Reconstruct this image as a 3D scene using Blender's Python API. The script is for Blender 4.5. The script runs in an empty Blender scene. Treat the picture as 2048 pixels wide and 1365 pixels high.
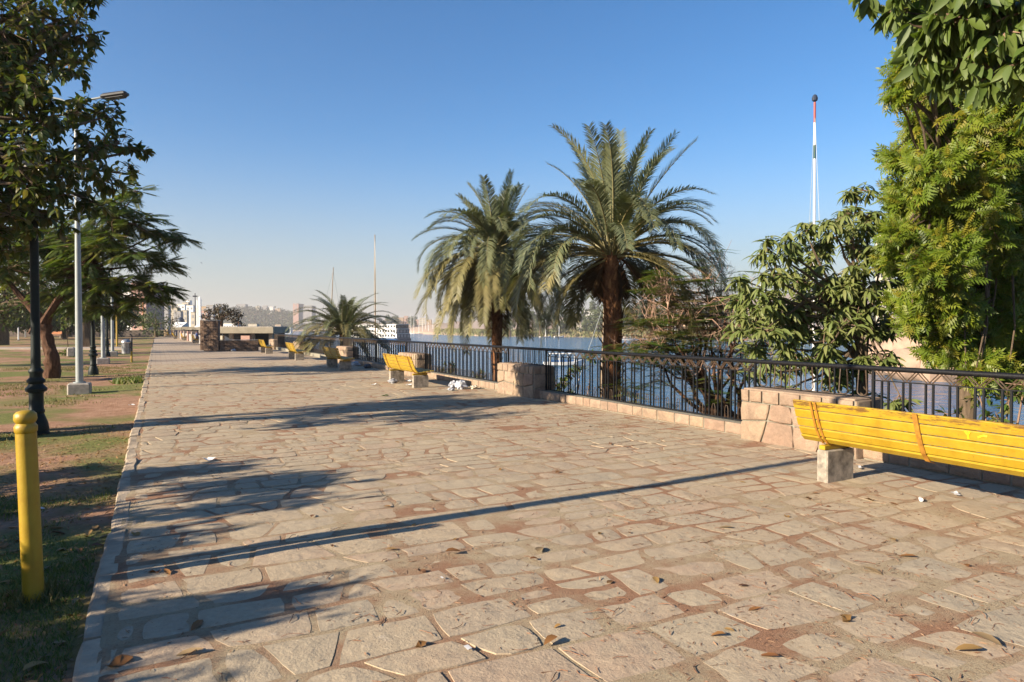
import bpy, math, random
import numpy as np
from mathutils import Vector, Matrix, noise

random.seed(7)
RNG = np.random.default_rng(7)
R = math.radians
SC = bpy.context.scene
COL = SC.collection

# ------------------------------------------------------------------ camera, sky, sun, exposure
EYE = 1.6
TH = R(27.5)
F = 1365.0
cd = bpy.data.cameras.new("camera")
cd.lens = 24.0
cd.sensor_width = 36.0
cd.clip_start = 0.05
cd.clip_end = 20000
cam = bpy.data.objects.new("camera", cd)
COL.objects.link(cam)
cam.location = (0, 0, EYE)
cam.rotation_euler = (R(90 - 1.154), 0, -TH)
SC.camera = cam

SUN_ELEV = R(22)
SHADOW_AZ = R(3.4)                      # shadows run towards +X, turned a little towards +Y
sun_dir = Vector((-math.cos(SHADOW_AZ) * math.cos(SUN_ELEV), -math.sin(SHADOW_AZ) * math.cos(SUN_ELEV), math.sin(SUN_ELEV)))
world = bpy.data.worlds.new("World")
SC.world = world
world.use_nodes = True
wn = world.node_tree.nodes
wl = world.node_tree.links
sky = wn.new("ShaderNodeTexSky")
sky.sky_type = 'NISHITA'
sky.sun_disc = False
sky.sun_elevation = SUN_ELEV
sky.sun_rotation = math.atan2(sun_dir.x, sun_dir.y)
sky.altitude = 100
sky.air_density = 1.0
sky.dust_density = 0.25
sky.ozone_density = 3.0
bg = wn["Background"]
bg.inputs[1].default_value = 0.064
hsv = wn.new("ShaderNodeHueSaturation")
hsv.inputs["Saturation"].default_value = 1.28
hsv.inputs["Hue"].default_value = 0.503
wl.new(sky.outputs[0], hsv.inputs["Color"])
# dust near the horizon, the same all round
tcw = wn.new("ShaderNodeTexCoord")
sxyz = wn.new("ShaderNodeSeparateXYZ")
wl.new(tcw.outputs["Generated"], sxyz.inputs[0])
fall = wn.new("ShaderNodeMapRange")
fall.interpolation_type = 'SMOOTHERSTEP'
fall.inputs["From Min"].default_value = -0.06
fall.inputs["From Max"].default_value = 0.30
fall.inputs["To Min"].default_value = 0.86
fall.inputs["To Max"].default_value = 0.0
wl.new(sxyz.outputs[2], fall.inputs[0])
dust = wn.new("ShaderNodeMix")
dust.data_type = 'RGBA'
dust.inputs[7].default_value = (2.75, 2.72, 2.78, 1)
wl.new(fall.outputs[0], dust.inputs[0])
wl.new(hsv.outputs[0], dust.inputs[6])
wl.new(dust.outputs[2], bg.inputs[0])

sd = bpy.data.lights.new("sun", 'SUN')
sd.energy = 5.0
sd.angle = R(0.55)
sd.color = (1.0, 0.85, 0.65)
sun = bpy.data.objects.new("sun", sd)
COL.objects.link(sun)
sun.rotation_euler = (-sun_dir).to_track_quat('-Z', 'Y').to_euler()

SC.view_settings.view_transform = 'Standard'
SC.view_settings.look = 'None'
SC.view_settings.gamma = 1.0
SC.view_settings.use_curve_mapping = False
SC.view_settings.exposure = 1.5
SC.cycles.max_bounces = 6
SC.cycles.transparent_max_bounces = 8
SC.cycles.volume_bounces = 0

# ------------------------------------------------------------------ helpers
CT, ST = math.cos(TH), math.sin(TH)


def at(u, D, v=None, z=0.0):
    """A place D metres ahead of the eye, u across the photograph, at photograph row v or height z."""
    l = (u - 1024.0) / F * D
    if v is not None:
        z = EYE - (v - 655.0) / F * D
    return Vector((D * ST + l * CT, D * CT - l * ST, z))


def gp(u, v, z=0.0):
    D = (EYE - z) * F / (v - 655.0)
    return at(u, D, z=z)


def obj(name, me, mat=None, parent=None, loc=None, rot=None, kind=None):
    if mat is not None and len(me.materials) == 0:
        for m in (mat if isinstance(mat, (list, tuple)) else [mat]):
            me.materials.append(m)
    o = bpy.data.objects.new(name, me)
    COL.objects.link(o)
    if parent is not None:
        o.parent = parent
    if loc is not None:
        o.location = loc
    if rot is not None:
        o.rotation_euler = rot
    if kind:
        o["kind"] = kind
    return o


def tag(o, label, cat, group=None):
    o["label"] = label
    o["category"] = cat
    if group:
        o["group"] = group
    return o


def thing(name, label, cat, loc=(0, 0, 0), rz=0.0, group=None):
    o = bpy.data.objects.new(name, None)
    COL.objects.link(o)
    o.empty_display_size = 0.2
    o.location = loc
    o.rotation_euler = (0, 0, rz)
    return tag(o, label, cat, group)


def copy_tree(o, parent=None, loc=None, rz=None, label=None):
    c = o.copy()
    COL.objects.link(c)
    if parent is not None:
        c.parent = parent
    if loc is not None:
        c.location = loc
    if rz is not None:
        c.rotation_euler = (0, 0, rz)
    if label:
        c["label"] = label
    for ch in list(o.children):
        copy_tree(ch, c)
    return c


class MB:
    """Collects shapes into one mesh."""

    def __init__(self):
        self.v, self.f, self.m = [], [], []
        self.mi = 0

    def add(self, vs, fs):
        n = len(self.v)
        self.v.extend(tuple(p) for p in vs)
        self.f.extend(tuple(i + n for i in f) for f in fs)
        self.m.extend([self.mi] * len(fs))

    def box(self, c, s, rz=0.0, bev=0.0, M=None):
        cx, cy, cz = c
        hx, hy, hz = s[0] / 2, s[1] / 2, s[2] / 2
        if bev <= 0:
            vs = [(x, y, z) for z in (-hz, hz) for x, y in ((-hx, -hy), (hx, -hy), (hx, hy), (-hx, hy))]
            fs = [(3, 2, 1, 0), (4, 5, 6, 7), (0, 1, 5, 4), (1, 2, 6, 5), (2, 3, 7, 6), (3, 0, 4, 7)]
        else:
            b = min(bev, hx * .9, hy * .9, hz * .9)
            def ring(x, y, z):
                return [(-x + b, -y, z), (x - b, -y, z), (x, -y + b, z), (x, y - b, z), (x - b, y, z), (-x + b, y, z), (-x, y - b, z), (-x, -y + b, z)]
            vs = ring(hx - b, hy - b, -hz) + ring(hx, hy, -hz + b) + ring(hx, hy, hz - b) + ring(hx - b, hy - b, hz)
            fs = [tuple(range(7, -1, -1)), tuple(range(24, 32))]
            for k in range(3):
                for i in range(8):
                    j = (i + 1) % 8
                    fs.append((k * 8 + i, k * 8 + j, k * 8 + 8 + j, k * 8 + 8 + i))
        c_, s_ = math.cos(rz), math.sin(rz)
        out = []
        for x, y, z in vs:
            p = Vector((x * c_ - y * s_ + cx, x * s_ + y * c_ + cy, z + cz))
            out.append(M @ p if M is not None else p)
        self.add(out, fs)
        return self

    def tube(self, pts, rad, n=8, caps=True, closed=False):
        pts = [Vector(p) for p in pts]
        k = len(pts)
        if not hasattr(rad, '__len__'):
            rad = [rad] * k
        t0 = (pts[1] - pts[0]).normalized()
        up = Vector((0, 0, 1)) if abs(t0.z) < .9 else Vector((1, 0, 0))
        nrm = t0.cross(up).normalized()
        vs = []
        for i, p in enumerate(pts):
            if i == 0:
                t = t0
            elif i == k - 1:
                t = (pts[i] - pts[i - 1]).normalized()
            else:
                t = (pts[i + 1] - pts[i - 1]).normalized()
            nrm = (nrm - t * nrm.dot(t))
            nrm = nrm.normalized() if nrm.length > 1e-6 else t.orthogonal().normalized()
            b = t.cross(nrm)
            for j in range(n):
                a = 2 * math.pi * j / n
                vs.append(p + (nrm * math.cos(a) + b * math.sin(a)) * rad[i])
        fs = []
        for i in range(k - 1):
            for j in range(n):
                jj = (j + 1) % n
                fs.append((i * n + j, i * n + jj, (i + 1) * n + jj, (i + 1) * n + j))
        if caps:
            fs.append(tuple(range(n - 1, -1, -1)))
            fs.append(tuple((k - 1) * n + j for j in range(n)))
        self.add(vs, fs)
        return self

    def lathe(self, prof, n=20, c=(0, 0, 0)):
        vs, fs = [], []
        for r, z in prof:
            for j in range(n):
                a = 2 * math.pi * j / n
                vs.append((c[0] + r * math.cos(a), c[1] + r * math.sin(a), c[2] + z))
        for i in range(len(prof) - 1):
            for j in range(n):
                jj = (j + 1) % n
                fs.append((i * n + j, i * n + jj, (i + 1) * n + jj, (i + 1) * n + j))
        fs.append(tuple(range(n - 1, -1, -1)))
        fs.append(tuple((len(prof) - 1) * n + j for j in range(n)))
        self.add(vs, fs)
        return self

    def mesh(self, name, smooth=False, mats=None):
        me = bpy.data.meshes.new(name)
        me.from_pydata(self.v, [], self.f)
        if mats:
            for m in mats:
                me.materials.append(m)
            me.polygons.foreach_set("material_index", self.m)
        if smooth:
            me.polygons.foreach_set("use_smooth", [True] * len(me.polygons))
            try:
                me.set_sharp_from_angle(angle=R(40))
            except Exception:
                pass
        me.update()
        return me

    def build(self, name, mat, parent=None, loc=None, rot=None, kind=None, smooth=False):
        return obj(name, self.mesh(name, smooth), mat, parent, loc, rot, kind)


def scatter(name, tv, tf, mats, tint=None, smooth=False):
    """One mesh holding a copy of the template (tv, tf) under every 4x4 matrix of mats."""
    tv = np.asarray(tv, dtype=np.float64)
    N, k = len(mats), len(tv)
    h = np.c_[tv, np.ones(k)]
    V = np.einsum('nij,kj->nki', mats, h)[:, :, :3].reshape(-1, 3)
    loops, starts, tot = [], [], []
    nl = sum(len(f) for f in tf)
    flat = np.array([i for f in tf for i in f], dtype=np.int64)
    L = (flat[None, :] + (np.arange(N) * k)[:, None]).reshape(-1)
    cnt = np.array([len(f) for f in tf], dtype=np.int64)
    st = np.concatenate([[0], np.cumsum(cnt)[:-1]])
    S = (st[None, :] + (np.arange(N) * nl)[:, None]).reshape(-1)
    me = bpy.data.meshes.new(name)
    me.vertices.add(len(V))
    me.vertices.foreach_set("co", V.astype(np.float32).reshape(-1))
    me.loops.add(len(L))
    me.loops.foreach_set("vertex_index", L.astype(np.int32))
    me.polygons.add(len(S))
    me.polygons.foreach_set("loop_start", S.astype(np.int32))
    if tint is not None:
        a = me.attributes.new("tint", 'FLOAT', 'POINT')
        a.data.foreach_set("value", np.repeat(np.asarray(tint, dtype=np.float32), k))
    me.update(calc_edges=True)
    if smooth:
        me.polygons.foreach_set("use_smooth", np.ones(len(S), dtype=bool))
    return me


def mats_from(pos, d, up, scale):
    pos, d, up = np.asarray(pos), np.asarray(d), np.asarray(up)
    x = d / (np.linalg.norm(d, axis=1, keepdims=True) + 1e-9)
    z = up - x * np.sum(up * x, axis=1, keepdims=True)
    z = z / (np.linalg.norm(z, axis=1, keepdims=True) + 1e-9)
    y = np.cross(z, x)
    M = np.zeros((len(pos), 4, 4))
    s = np.asarray(scale).reshape(-1, 1) * np.ones((len(pos), 1))
    M[:, :3, 0] = x * s
    M[:, :3, 1] = y * s
    M[:, :3, 2] = z * s
    M[:, :3, 3] = pos
    M[:, 3, 3] = 1
    return M


def rdir(n):
    a = RNG.normal(size=(n, 3))
    return a / np.linalg.norm(a, axis=1, keepdims=True)


def nz(x, y, z=0.0):
    return noise.noise(Vector((x, y, z)))


# ------------------------------------------------------------------ materials
KA = .70


def kk(c):
    return tuple(x * KA for x in c[:3])


class NT:
    def __init__(self, name):
        self.m = bpy.data.materials.new(name)
        self.m.use_nodes = True
        self.t = self.m.node_tree
        self.p = self.t.nodes["Principled BSDF"]
        self.out = self.t.nodes["Material Output"]

    def n(self, typ, **kw):
        nd = self.t.nodes.new("ShaderNode" + typ)
        for k, v in kw.items():
            if k.startswith('i_'):
                key = k[2:]
                nd.inputs[int(key) if key.isdigit() else key].default_value = v
            else:
                setattr(nd, k, v)
        return nd

    def l(self, a, b):
        self.t.links.new(a, b)

    def coord(self, kind="Object", scale=(1, 1, 1)):
        tc = self.n("TexCoord")
        mp = self.n("Mapping")
        mp.inputs["Scale"].default_value = scale
        self.l(tc.outputs[kind], mp.inputs[0])
        return mp.outputs[0]

    def pos(self, scale=(1, 1, 1)):
        g = self.n("NewGeometry")
        mp = self.n("Mapping")
        mp.inputs["Scale"].default_value = scale
        self.l(g.outputs["Position"], mp.inputs[0])
        return mp.outputs[0]

    def noise(self, vec, scale, detail=4, rough=.55, dist=0.0):
        nd = self.n("TexNoise")
        nd.inputs["Scale"].default_value = scale
        nd.inputs["Detail"].default_value = detail
        nd.inputs["Roughness"].default_value = rough
        nd.inputs["Distortion"].default_value = dist
        if vec is not None:
            self.l(vec, nd.inputs["Vector"])
        return nd.outputs[0]

    def ramp(self, fac, stops, interp='LINEAR'):
        nd = self.n("ValToRGB")
        cr = nd.color_ramp
        cr.interpolation = interp
        if not any(tuple(c[:3]) == (0, 0, 0) for p_, c in stops):
            stops = [(p_, kk(c)) for p_, c in stops]
        while len(cr.elements) < len(stops):
            cr.elements.new(.5)
        for e, (p, c) in zip(cr.elements, stops):
            e.position = p
            e.color = (*c, 1) if len(c) == 3 else c
        self.l(fac, nd.inputs[0])
        return nd.outputs[0]

    def mix(self, fac, a, b, blend='MIX'):
        nd = self.n("Mix", data_type='RGBA', blend_type=blend)
        for s, val in ((0, fac), (6, a), (7, b)):
            if hasattr(val, 'is_linked') or hasattr(val, 'node'):
                self.l(val, nd.inputs[s])
            else:
                nd.inputs[s].default_value = (*(val if blend == 'MULTIPLY' else kk(val)), 1) if isinstance(val, tuple) and len(val) == 3 else val
        return nd.outputs[2]

    def math(self, op, a, b=None):
        nd = self.n("Math", operation=op)
        for i, val in enumerate((a, b)):
            if val is None:
                continue
            if hasattr(val, 'node'):
                self.l(val, nd.inputs[i])
            else:
                nd.inputs[i].default_value = val
        return nd.outputs[0]

    def bump(self, h, strength=.5, dist=.01):
        nd = self.n("Bump")
        nd.inputs["Strength"].default_value = strength
        nd.inputs["Distance"].default_value = dist
        self.l(h, nd.inputs["Height"])
        self.l(nd.outputs[0], self.p.inputs["Normal"])

    def base(self, c):
        if hasattr(c, 'node'):
            self.l(c, self.p.inputs["Base Color"])
        else:
            self.p.inputs["Base Color"].default_value = (*kk(c), 1)

    def rough(self, r):
        self.p.inputs["Roughness"].default_value = r

    def tintval(self):
        a = self.n("Attribute", attribute_name="tint")
        oi = self.n("ObjectInfo")
        return self.math('FRACT', self.math('ADD', a.outputs["Fac"], oi.outputs["Random"]))


def simple(name, c, rough=.7, var=.15, scale=6.0, bump=0.0, bscale=30., metal=0.0, spec=None):
    t = NT(name)
    v = t.pos()
    lo = tuple(x * (1 - var) for x in c)
    hi = tuple(min(1, x * (1 + var)) for x in c)
    t.base(t.ramp(t.noise(v, scale), [(.3, lo), (.7, hi)]))
    t.rough(rough)
    t.p.inputs["Metallic"].default_value = metal
    if spec is not None:
        t.p.inputs["Specular IOR Level"].default_value = spec
    if bump:
        t.bump(t.noise(v, bscale, 5), .6, bump)
    return t.m


def leaf_mat(name, cols, trans=.3, rough=.42):
    t = NT(name)
    tv = t.tintval()
    n = len(cols)
    c = t.ramp(tv, [((i + .5) / n, cc) for i, cc in enumerate(cols)])
    t.base(c)
    t.rough(rough)
    t.p.inputs["Specular IOR Level"].default_value = .35
    tr = t.n("BsdfTranslucent")
    hs = t.mix(1.0, c, (1.15, 1.25, .45), 'MULTIPLY')
    t.l(hs, tr.inputs[0])
    mx = t.n("MixShader")
    mx.inputs[0].default_value = trans
    t.l(t.p.outputs[0], mx.inputs[1])
    t.l(tr.outputs[0], mx.inputs[2])
    t.l(mx.outputs[0], t.out.inputs[0])
    return t.m


def paver_mat():
    t = NT("flagstone")
    v = t.pos()
    tv = t.tintval()
    c = t.ramp(tv, [(0., (.47, .365, .24)), (.3, (.55, .445, .30)), (.5, (.47, .395, .275)), (.7, (.53, .37, .25)), (.85, (.43, .375, .275)), (1., (.56, .435, .28))])
    n1 = t.noise(v, 3.0, 6, .6)
    c = t.mix(t.ramp(n1, [(.40, (0, 0, 0)), (.66, (.85, .85, .85))]), c, (.50, .405, .28))
    c = t.mix(t.ramp(t.noise(v, 1.1, 6, .65, .6), [(.52, (0, 0, 0)), (.72, (.55, .55, .55))]), c, (.42, .28, .19))
    c = t.mix(t.ramp(t.noise(v, 6, 7, .75, .8), [(.55, (0, 0, 0)), (.75, (.5, .5, .5))]), c, (.33, .255, .18))
    n2 = t.noise(v, 22.0, 6, .7)
    c = t.mix(.35, c, t.ramp(n2, [(.3, (.30, .24, .18)), (.7, (.64, .53, .385))]))
    n4 = t.noise(v, 5.5, 3, .5)
    c = t.mix(t.ramp(n4, [(.66, (0, 0, 0)), (.74, (.3, .3, .3))]), c, (.58, .53, .47))
    n3 = t.noise(v, 90.0, 3, .6)
    c = t.mix(t.ramp(n3, [(.62, (0, 0, 0)), (.7, (.7, .7, .7))]), c, (.27, .185, .125))
    t.base(c)
    t.rough(.88)
    t.p.inputs["Specular IOR Level"].default_value = .2
    h = t.math('ADD', t.noise(v, 11, 8, .65, .3), t.math('MULTIPLY', t.noise(v, 70, 5, .6), .35))
    h = t.math('ADD', h, t.math('MULTIPLY', t.noise(v, 3.2, 3, .5, .6), 1.6))
    t.bump(h, .7, .014)
    return t.m


def joint_mat():
    t = NT("sandy_joint")
    v = t.pos()
    c = t.ramp(t.noise(v, 9, 8, .7), [(.3, (.42, .325, .215)), (.5, (.49, .395, .265)), (.7, (.53, .44, .30))])
    c = t.mix(t.ramp(t.noise(v, 1.3, 5, .65), [(.44, (0, 0, 0)), (.60, (.9, .9, .9))]), c, (.37, .20, .125))
    c = t.mix(t.ramp(t.noise(v, 60, 6, .7), [(.52, (0, 0, 0)), (.72, (.7, .7, .7))]), c, (.25, .135, .08))
    t.base(c)
    t.rough(.95)
    t.p.inputs["Specular IOR Level"].default_value = .1
    t.bump(t.noise(v, 75, 8, .75), .9, .02)
    return t.m


def far_paving_mat():
    t = NT("far_flagstone")
    v = t.pos()
    br = t.n("TexBrick")
    br.inputs["Scale"].default_value = 1.0
    br.inputs["Brick Width"].default_value = .46
    br.inputs["Row Height"].default_value = .34
    br.inputs["Mortar Size"].default_value = .018
    br.inputs["Color1"].default_value = (.31, .245, .17, 1)
    br.inputs["Color2"].default_value = (.35, .285, .205, 1)
    br.inputs["Mortar"].default_value = (.235, .15, .10, 1)
    d = t.noise(v, 1.7, 3)
    ad = t.n("MixRGB", blend_type='ADD')
    ad.inputs[0].default_value = .12
    t.l(v, ad.inputs[1])
    t.l(d, ad.inputs[2])
    t.l(ad.outputs[0], br.inputs["Vector"])
    c = t.mix(t.ramp(t.noise(v, 1.2, 6), [(.4, (0, 0, 0)), (.7, (.6, .6, .6))]), br.outputs[0], (.40, .28, .19))
    t.base(c)
    t.rough(.9)
    t.bump(t.noise(v, 8, 6, .7), .8, .03)
    return t.m


def soil_mat():
    t = NT("park_soil")
    v = t.pos()
    soil = t.ramp(t.noise(v, 5, 8, .7), [(.3, (.29, .155, .095)), (.5, (.43, .25, .16)), (.72, (.52, .34, .23))])
    grass = t.ramp(t.noise(v, 14, 6, .7), [(.3, (.12, .15, .04)), (.6, (.25, .25, .085)), (.8, (.36, .31, .14))])
    g = t.ramp(t.noise(v, .33, 5, .6, .4), [(.45, (0, 0, 0)), (.57, (1, 1, 1))])
    c = t.mix(g, soil, grass)
    t.base(c)
    t.rough(.95)
    t.p.inputs["Specular IOR Level"].default_value = .1
    t.bump(t.noise(v, 22, 8, .75), .8, .035)
    return t.m


def yellow_mat(name, wear=True):
    t = NT(name)
    v = t.coord("Object")
    n = t.noise(v, 7, 6, .65)
    c = t.ramp(n, [(.25, (.37, .215, .008)), (.5, (.46, .30, .014)), (.75, (.52, .36, .022))])
    if wear:
        sp = t.n("SeparateXYZ")
        t.l(v, sp.inputs[0])
        vv = t.coord("Object", (2.2, .45, 2.2))
        wn_ = t.noise(vv, 14, 8, .75)
        top = t.math('MULTIPLY', t.math('SUBTRACT', sp.outputs[2], .76), 4.2)
        m = t.math('ADD', wn_, t.math('MINIMUM', t.math('MAXIMUM', top, -.09), .13))
        c = t.mix(t.ramp(m, [(.60, (0, 0, 0)), (.70, (.85, .85, .85))]), c, (.13, .055, .022))
        c = t.mix(t.ramp(t.noise(v, 45, 5, .7), [(.60, (0, 0, 0)), (.72, (.6, .6, .6))]), c, (.22, .115, .04))
        c = t.mix(t.ramp(t.noise(t.coord('Object', (3, 1.2, 9)), 3, 6, .7), [(.5, (0, 0, 0)), (.7, (.45, .45, .45))]), c, (.36, .22, .03))
    else:
        c = t.mix(t.ramp(t.noise(t.coord('Object', (6, 6, 1.2)), 2.5, 7, .7), [(.50, (0, 0, 0)), (.72, (.6, .6, .6))]), c, (.40, .21, .02))
        c = t.mix(t.ramp(t.noise(v, 38, 5, .7), [(.64, (0, 0, 0)), (.72, (.8, .8, .8))]), c, (.16, .08, .035))
    t.base(c)
    t.rough(.48)
    t.bump(t.noise(t.coord("Object", (10, 1, 10)), 8, 6, .6), .35, .004)
    return t.m


def bark_mat(name, c1, c2, sc=(14, 14, 3)):
    t = NT(name)
    v = t.pos(sc)
    n = t.noise(v, 1.2, 8, .7, .5)
    t.base(t.ramp(n, [(.3, c1), (.7, c2)]))
    t.rough(.9)
    t.p.inputs["Specular IOR Level"].default_value = .15
    t.bump(n, .9, .03)
    return t.m


def stone_mat(name, cols, bump=.012):
    t = NT(name)
    v = t.pos()
    n = len(cols)
    c = t.ramp(t.tintval(), [((i + .5) / n, cc) for i, cc in enumerate(cols)])
    c = t.mix(.45, c, t.ramp(t.noise(v, 16, 7, .7), [(.3, tuple(x * .62 for x in cols[0])), (.7, tuple(min(1, x * 1.28) for x in cols[0]))]))
    c = t.mix(t.ramp(t.noise(v, 3.5, 7, .7, .5), [(.40, (0, 0, 0)), (.66, (.8, .8, .8))]), c, (.26, .185, .135))
    c = t.mix(t.ramp(t.noise(v, 60, 4, .7), [(.58, (0, 0, 0)), (.70, (.6, .6, .6))]), c, (.17, .115, .08))
    t.base(c)
    t.rough(.9)
    t.p.inputs["Specular IOR Level"].default_value = .2
    h = t.math('ADD', t.noise(v, 9, 8, .7, .4), t.math('MULTIPLY', t.noise(v, 40, 8, .7), .5))
    t.bump(h, .9, bump * 2.2)
    return t.m


def water_mat():
    t = NT("river_water")
    v = t.pos((1, 1, 1))
    t.base((.035, .15, .31))
    t.rough(.12)
    t.p.inputs["IOR"].default_value = 1.33
    w1 = t.noise(t.pos((.55, .9, 1)), .55, 5, .6, .6)
    w2 = t.noise(t.pos((.02, .06, 1)), 1.0, 4, .55)
    h = t.math('ADD', w1, t.math('MULTIPLY', w2, .8))
    t.bump(h, 1.0, .9)
    return t.m


M = {
    'paver': paver_mat(), 'joint': joint_mat(), 'farpave': far_paving_mat(), 'soil': soil_mat(),
    'bench': yellow_mat('yellow_bench_paint'), 'yellow': yellow_mat('yellow_post_paint', False),
    'strap': simple('rusty_yellow_strap', (.42, .19, .02), .6, .35, 18),
    'mark': simple('bright_yellow_mark', (.78, .58, .012), .55, .05),
    'legc': simple('rough_concrete', (.36, .315, .255), .92, .5, 11, .012, 70),
    'concrete': simple('grey_concrete', (.42, .38, .33), .92, .25, 9, .01, 60),
    'kerb': simple('kerb_concrete', (.45, .355, .25), .93, .35, 5, .016, 40),
    'iron': simple('black_iron', (.008, .0085, .010), .55, .3, 30, .002, 120, 0.0, .25),
    'handrail': simple('worn_black_rail', (.010, .010, .012), .42, .5, 40, .003, 90, 0.0, .3),
    'rustbar': simple('rusty_brown_bar', (.075, .045, .025), .65, .5, 35),
    'lampgreen': simple('dark_green_lamp_paint', (.006, .015, .015), .55, .3, 20, 0, 1, 0.0, .25),
    'silver': simple('pale_lamp_paint', (.36, .40, .40), .45, .1, 5),
    'darkgrey': simple('dark_grey_metal', (.05, .052, .058), .5, .2),
    'glass': simple('milky_glass', (.75, .74, .70), .2, .04),
    'wallstone': stone_mat('pink_wall_stone', [(.43, .315, .225), (.49, .375, .275), (.39, .275, .205), (.50, .38, .24), (.36, .225, .165)]),
    'mortar': simple('grey_mortar', (.29, .265, .205), .95, .25, 25, .012, 60),
    'brick': stone_mat('brown_block', [(.15, .095, .065), (.185, .115, .08), (.13, .085, .06), (.20, .125, .085)]),
    'barkred': bark_mat('red_brown_bark', (.05, .026, .017), (.20, .11, .07)),
    'bark': bark_mat('grey_brown_bark', (.075, .055, .038), (.21, .155, .105)),
    'twig': simple('twig_bark', (.24, .15, .10), .85, .3, 20),
    'twigpink': simple('pinkish_dry_twig', (.46, .29, .21), .85, .3, 20),
    'palmtrunk': bark_mat('fibrous_palm_bark', (.09, .038, .02), (.36, .17, .08), (9, 9, 6)),
    'leafbase': leaf_mat('palm_leaf_base', [(.15, .065, .03), (.27, .125, .055), (.38, .19, .08)], .05, .8),
    'leafL': leaf_mat('broad_dark_leaf', [(.07, .11, .032), (.09, .13, .038), (.13, .15, .04), (.21, .17, .055), (.08, .12, .034)], .42, .36),
    'leafR': leaf_mat('broad_green_leaf', [(.11, .17, .035), (.14, .20, .04), (.17, .225, .05), (.12, .175, .055)], .32, .52),
    'leafN': leaf_mat('yellow_green_leaflet', [(.155, .235, .022), (.205, .275, .024), (.255, .30, .028), (.12, .20, .02), (.29, .265, .028)], .42, .45),
    'leafM': leaf_mat('drooping_mango_leaf', [(.16, .215, .06), (.21, .255, .08), (.27, .29, .105), (.17, .205, .055)], .32, .5),
    'leafP': leaf_mat('feathery_leaf', [(.07, .115, .026), (.10, .15, .032), (.13, .175, .036), (.18, .18, .04)], .4, .5),
    'leafF': leaf_mat('flat_feathery_leaf', [(.10, .18, .035), (.14, .215, .04), (.19, .22, .05), (.24, .20, .08)], .4, .5),
    'leafB': leaf_mat('background_leaf', [(.045, .075, .022), (.065, .10, .026), (.09, .12, .03), (.12, .13, .035)], .3, .6),
    'leafO': leaf_mat('brown_acacia_leaf', [(.075, .05, .028), (.10, .065, .034), (.06, .055, .028)], .2, .6),
    'leafW': leaf_mat('far_wood_leaf', [(.035, .055, .028), (.05, .07, .03), (.075, .085, .04), (.09, .085, .045)], .1, .8),
    'leafFar': leaf_mat('far_tree_leaf', [(.075, .105, .04), (.10, .13, .05), (.125, .14, .055), (.085, .115, .05)], .1, .8),
    'frond': leaf_mat('grey_green_frond', [(.15, .18, .10), (.18, .205, .115), (.21, .23, .12), (.17, .185, .085)], .18, .42),
    'frondold': leaf_mat('yellowed_frond', [(.23, .215, .09), (.27, .225, .09), (.22, .205, .09)], .18, .5),
    'fronddead': leaf_mat('dead_brown_frond', [(.15, .085, .04), (.19, .11, .05), (.11, .06, .03)], .1, .7),
    'stalk': simple('frond_stalk', (.22, .19, .075), .6, .2, 9),
    'fallen': leaf_mat('fallen_dry_leaf', [(.26, .11, .035), (.36, .19, .06), (.42, .26, .09), (.20, .09, .045), (.33, .23, .12)], .15, .6),
    'litter': leaf_mat('leaf_crumbs', [(.28, .14, .08), (.36, .19, .11), (.44, .27, .16), (.20, .11, .07)], .05, .9),
    'grass': leaf_mat('grass_blade', [(.09, .15, .026), (.12, .18, .03), (.18, .20, .05), (.28, .25, .10)], .3, .6),
    'drygrass': leaf_mat('dry_grass_blade', [(.16, .15, .045), (.24, .20, .08), (.12, .13, .035), (.30, .24, .12)], .3, .7),
    'reed': leaf_mat('bank_reed', [(.22, .23, .08), (.30, .26, .11), (.17, .20, .07), (.36, .29, .15)], .15, .8),
    'water': water_mat(),
    'sand': simple('desert_sand', (.50, .36, .26), .95, .18, .004, 0),
    'bank': simple('bank_earth', (.27, .20, .13), .95, .3, .3, .05, 5),
    'granite': simple('pink_granite', (.42, .29, .21), .9, .25, .5, .12, 3),
    'white': simple('white_paint', (.98, .96, .92), .55, .06, 3),
    'cream': simple('cream_render', (.62, .55, .43), .85, .1, 1),
    'pink': simple('pink_render', (.55, .34, .28), .85, .1, 1),
    'grey': simple('grey_render', (.36, .35, .35), .85, .15, 1),
    'ochre': simple('ochre_render', (.52, .36, .22), .85, .12, 1),
    'yellowwall': simple('yellow_render', (.66, .52, .20), .85, .08, 1),
    'window': simple('dark_window', (.03, .035, .045), .2, .2, 1),
    'blue': simple('blue_hull_paint', (.03, .11, .30), .5, .1, 1),
    'navy': simple('navy_paint', (.02, .035, .07), .5, .1, 1),
    'darkwall': simple('dark_old_wall', (.12, .095, .08), .95, .3, 2, .01, 20),
    'roof': simple('roof_slab', (.33, .29, .22), .9, .2, 1.5, .01, 20),
    'palefoot': simple('pale_footpath', (.42, .34, .27), .9, .12, 2),
    'plastic': simple('white_plastic_bag', (.50, .52, .57), .45, .1, 25),
    'paper': simple('scrap_paper', (.74, .73, .72), .8, .08, 25),
    'red': simple('red_paint', (.42, .07, .045), .6, .15, 3),
    'orangep': simple('orange_paint', (.55, .20, .06), .6, .15, 3),
    'greenp': simple('green_paint', (.015, .07, .05), .6, .15, 3),
    'cloth': simple('blue_cloth', (.07, .16, .42), .85, .15, 12),
    'cloth2': simple('dark_cloth', (.03, .03, .04), .85, .15, 12),
    'skin': simple('skin', (.30, .17, .11), .6, .08, 12),
    'wood': simple('mast_wood', (.36, .26, .16), .7, .2, 3),
    'binmetal': simple('galvanised_bin', (.45, .46, .47), .4, .3, 9, 0, 1, .7),
}


def und(x, y):
    """Slow unevenness of the promenade."""
    return .020 * nz(x * .35, y * .35, 3.1) + .008 * nz(x * 1.1, y * 1.1, 7.7)


XL, XR = -.22, 7.60          # paving between kerb and plinth


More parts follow.
